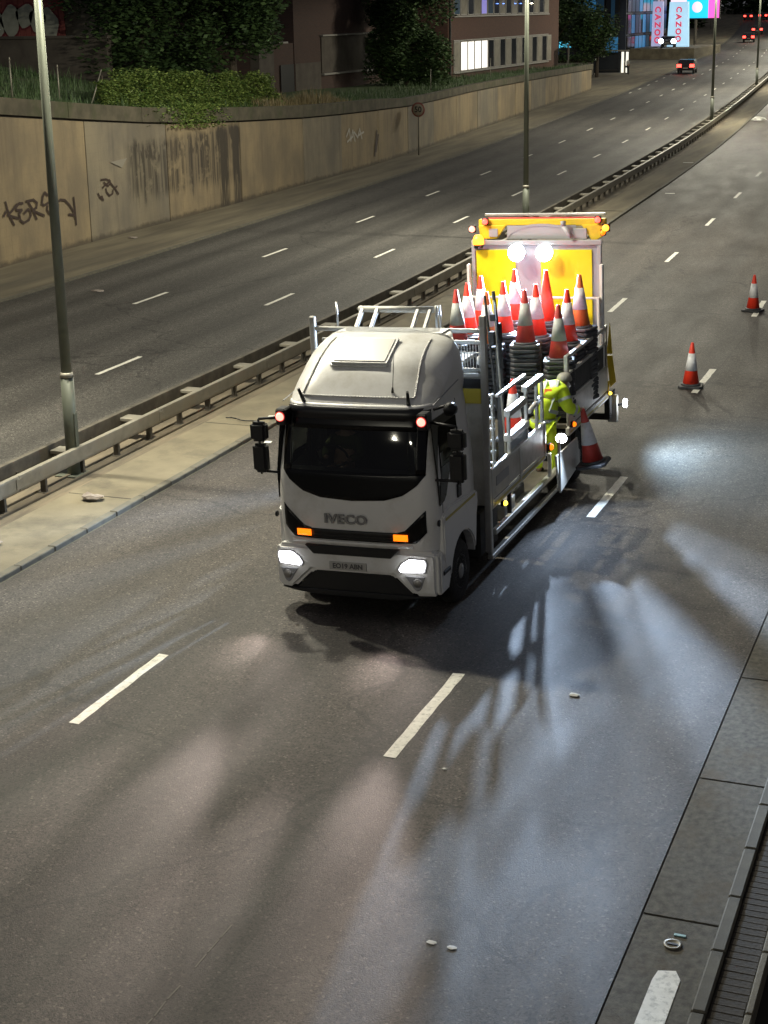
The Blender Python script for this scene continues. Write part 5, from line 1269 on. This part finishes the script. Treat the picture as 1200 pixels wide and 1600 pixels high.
skinmesh('body', P, PB, M['skin'], pd); skinmesh('top', P, PB, mat('pale_top', (.5,.48,.45), .9), pd, .02, 1, ('pelvis','chest','neckb','sl','el','sr','er')); skinmesh('trousers', P, PB, M['navy'], pd, .02, 1, ('pelvis','hl','kl','al','hr','kr','ar'))

# ================================================================== distant cars
def car(loc, rz, label, paint, tail=True, es=1.0):
    t = empty('car', loc, rz, label, 'car', 'cars driving far down the road')
    body = [(-2.1,.35),(-2.15,.75),(-2.0,.95),(-1.45,1.02),(-1.0,1.40),(.55,1.45),(1.15,1.05),(2.05,.92),(2.15,.6),(2.1,.35)]
    MB().prism(body, 'X', -.86, .86).build('body', paint, t, .07, 3)
    MB().prism([(-1.52,1.0),(-1.08,1.36),(-1.02,1.36),(-1.44,.99)], 'X', -.70, .70).build('rear_window', M['window_dark'], t)
    MB().prism([(-.95,1.04),(-.85,1.34),(.45,1.37),(.95,1.04)], 'X', -.875, .875).build('side_window', M['window_dark'], t)
    for sx_ in (-.78, .78):
        for y_ in (-1.35, 1.35):
            w = MB().lathe([(.15,-.1),(.31,-.1),(.32,0),(.31,.1),(.15,.1)], 18, (sx_,y_,.32), 'X').build('wheel', M['rubber'], t)
    for s in (-1, 1):
        if tail: MB().box(s*.66-.24,s*.66+.24,-2.22,-2.08,.68,1.0).build('tail_light', M['e_red'], t, .03)
        else: MB().lathe([(0,-.10),(.24,-.06),(.30,0)], 14, (s*.80,-2.12,.82), 'Y').build('headlight', M['e_white'], t)
    MB().box(-.26,.26,-2.165,-2.14,.55,.66).build('number_plate', M['frame_w'], t)
    return t
M['car_dark'] = mat('dark_car_paint', (.02,.018,.02), .25); M['car_grey'] = mat('grey_car_paint', (.06,.06,.065), .3)
c1 = rp(-23.9, 177, 0); car((c1.x, 177, c1.z), .085, 'dark car with red tail lights in the left lane of the far carriageway', M['car_dark'])
c2 = rp(-22.2, 268, 0); car((c2.x, 268, c2.z), .11, 'second distant car with red tail lights, lower of the close pair', M['car_dark'])
c3 = rp(-22.0, 300, 0); car((c3.x+.4, 298, c3.z), .11, 'third distant car, just above and right of the second', M['car_dark'])
for k, (x, y, lb) in enumerate(((-54.4, 362, 'distant braking car at the left of the farthest row'), (-51.6, 364, 'distant braking car in the middle of the farthest row'), (-48.9, 361, 'distant braking car at the right of the farthest row'))):
    car((x, y, zr(y)), .12, lb, M['car_dark'])
hc = rp(-31.5, 196, 0); car((-42.9, 218, 2.45), .12, 'parked car facing the road with bright white headlights below the totem sign', M['car_grey'], tail=False)
# glow of the red lamps on the road: small real lamps at the tail lights of the nearest car
# ================================================================== litter and small things
def litter(loc, s, mt, label, seed, name='litter', cat='litter', flat=.3):
    rnd = random.Random(seed); me = MB(); b = me.b
    bmesh.ops.create_icosphere(b, subdivisions=2, radius=s)
    for v in b.verts:
        k = 1+.7*noise.noise(v.co*(3/s)+Vector((seed,0,0))); v.co = Vector((v.co.x*k*1.4, v.co.y*k, max(v.co.z*k*flat, -.01)))
    return tag(me.build(name, mt, None, loc=loc), label, cat, 'scraps of litter on the road')
M['scrap'] = noisy('scrap_white', (.55,.55,.52), (.75,.74,.70), 8, .7); M['scrap_grey'] = noisy('scrap_grey', (.18,.15,.13), (.32,.28,.25), 8, .8)
litter((-13.45,21.75,.13), .13, M['scrap_grey'], 'crumpled grey rag on the paved reservation beside the nearest lamp', 3, 'rag', 'litter', .45)
litter((-4.14,16.8,.012), .045, M['scrap'], 'white scrap of paper on the road to the right of the lane line', 4)
litter((-4.0,11.36,.006), .030, M['scrap'], 'left of two small white scraps in the foreground', 5, flat=.12); litter((-3.81,11.34,.008), .03, M['scrap'], 'right of two small white scraps in the foreground', 6, flat=.12)
litter((-4.95,14.52,.006), .022, M['scrap'], 'tiny white fleck near the end of the lane line', 7)
litter((-13.6,19.3,.12), .05, M['scrap_grey'], 'small dark leaf scrap near the kerb at the left', 8)
litter((-13.9,18.9,.12), .045, M['scrap_grey'], 'small twig and leaf clump at the left edge', 9)
litter((-24.3,40.4,.01), .13, M['scrap_grey'], 'dark patch of debris on the far carriageway', 10)
litter((-29.0,50.9,.02), .12, M['scrap_grey'], 'small dark debris at the foot of the wall', 11)
litter((-15.69,111,.33), .35, M['scrap'], 'white plastic bag lying on the reservation near the curve', 12, 'plastic_bag', 'bag', .6)
for (x, y, w, lb) in ((-14.94,82,.5,'white strip of debris on the reservation beyond the truck'), (-13.1,68,.4,'smaller white strip near the kerb beyond the truck'), (-12.9,27.6,.16,'white chip beside the kerb left of the cab'), (-12.35,26.2,.14,'white chip on the road left of the cab mirror')):
    o = MB().box(-w/2,w/2,-.06,.06,0,.02).build('debris', M['scrap'], None, .005, loc=(x, y, .12 if x < -12.86 else .005)); o.rotation_euler.z = .2; tag(o, lb, 'debris', 'scraps of litter on the road')
# round drain ring in the gutter
dr_ = MB().lathe([(.075,0),(.08,.012),(.06,.014),(.05,.006),(.0,.004)], 24).build('drain_cap', M['steel'], None, loc=(-2.06,12.0,.003)); tag(dr_, 'small round metal cap set in the gutter slab', 'drain cap')
MB().box(-.045,.045,-.012,.012,.006,.014).build('slot', M['black'], dr_)
o = MB().box(-.05,.05,-.015,.015,0,.01).build('debris', mat('cyan_scrap', (.25,.45,.45), .5), None, loc=(-2.03,12.16,.002)); tag(o, 'tiny pale blue scrap beside the round metal cap', 'debris', 'scraps of litter on the road')
# thin black cable scrap on the kerb by the mirror
me = MB(); pts = [Vector((-13.75+.12*k, 27.3+.05*math.sin(k*1.3)-.02*k, .12)) for k in range(9)]
for a, b in zip(pts, pts[1:]): me.tube(a, b, .012, .012, 6)
tag(me.build('cable', M['black'], None), 'thin black cable scrap on the reservation left of the cab', 'cable')
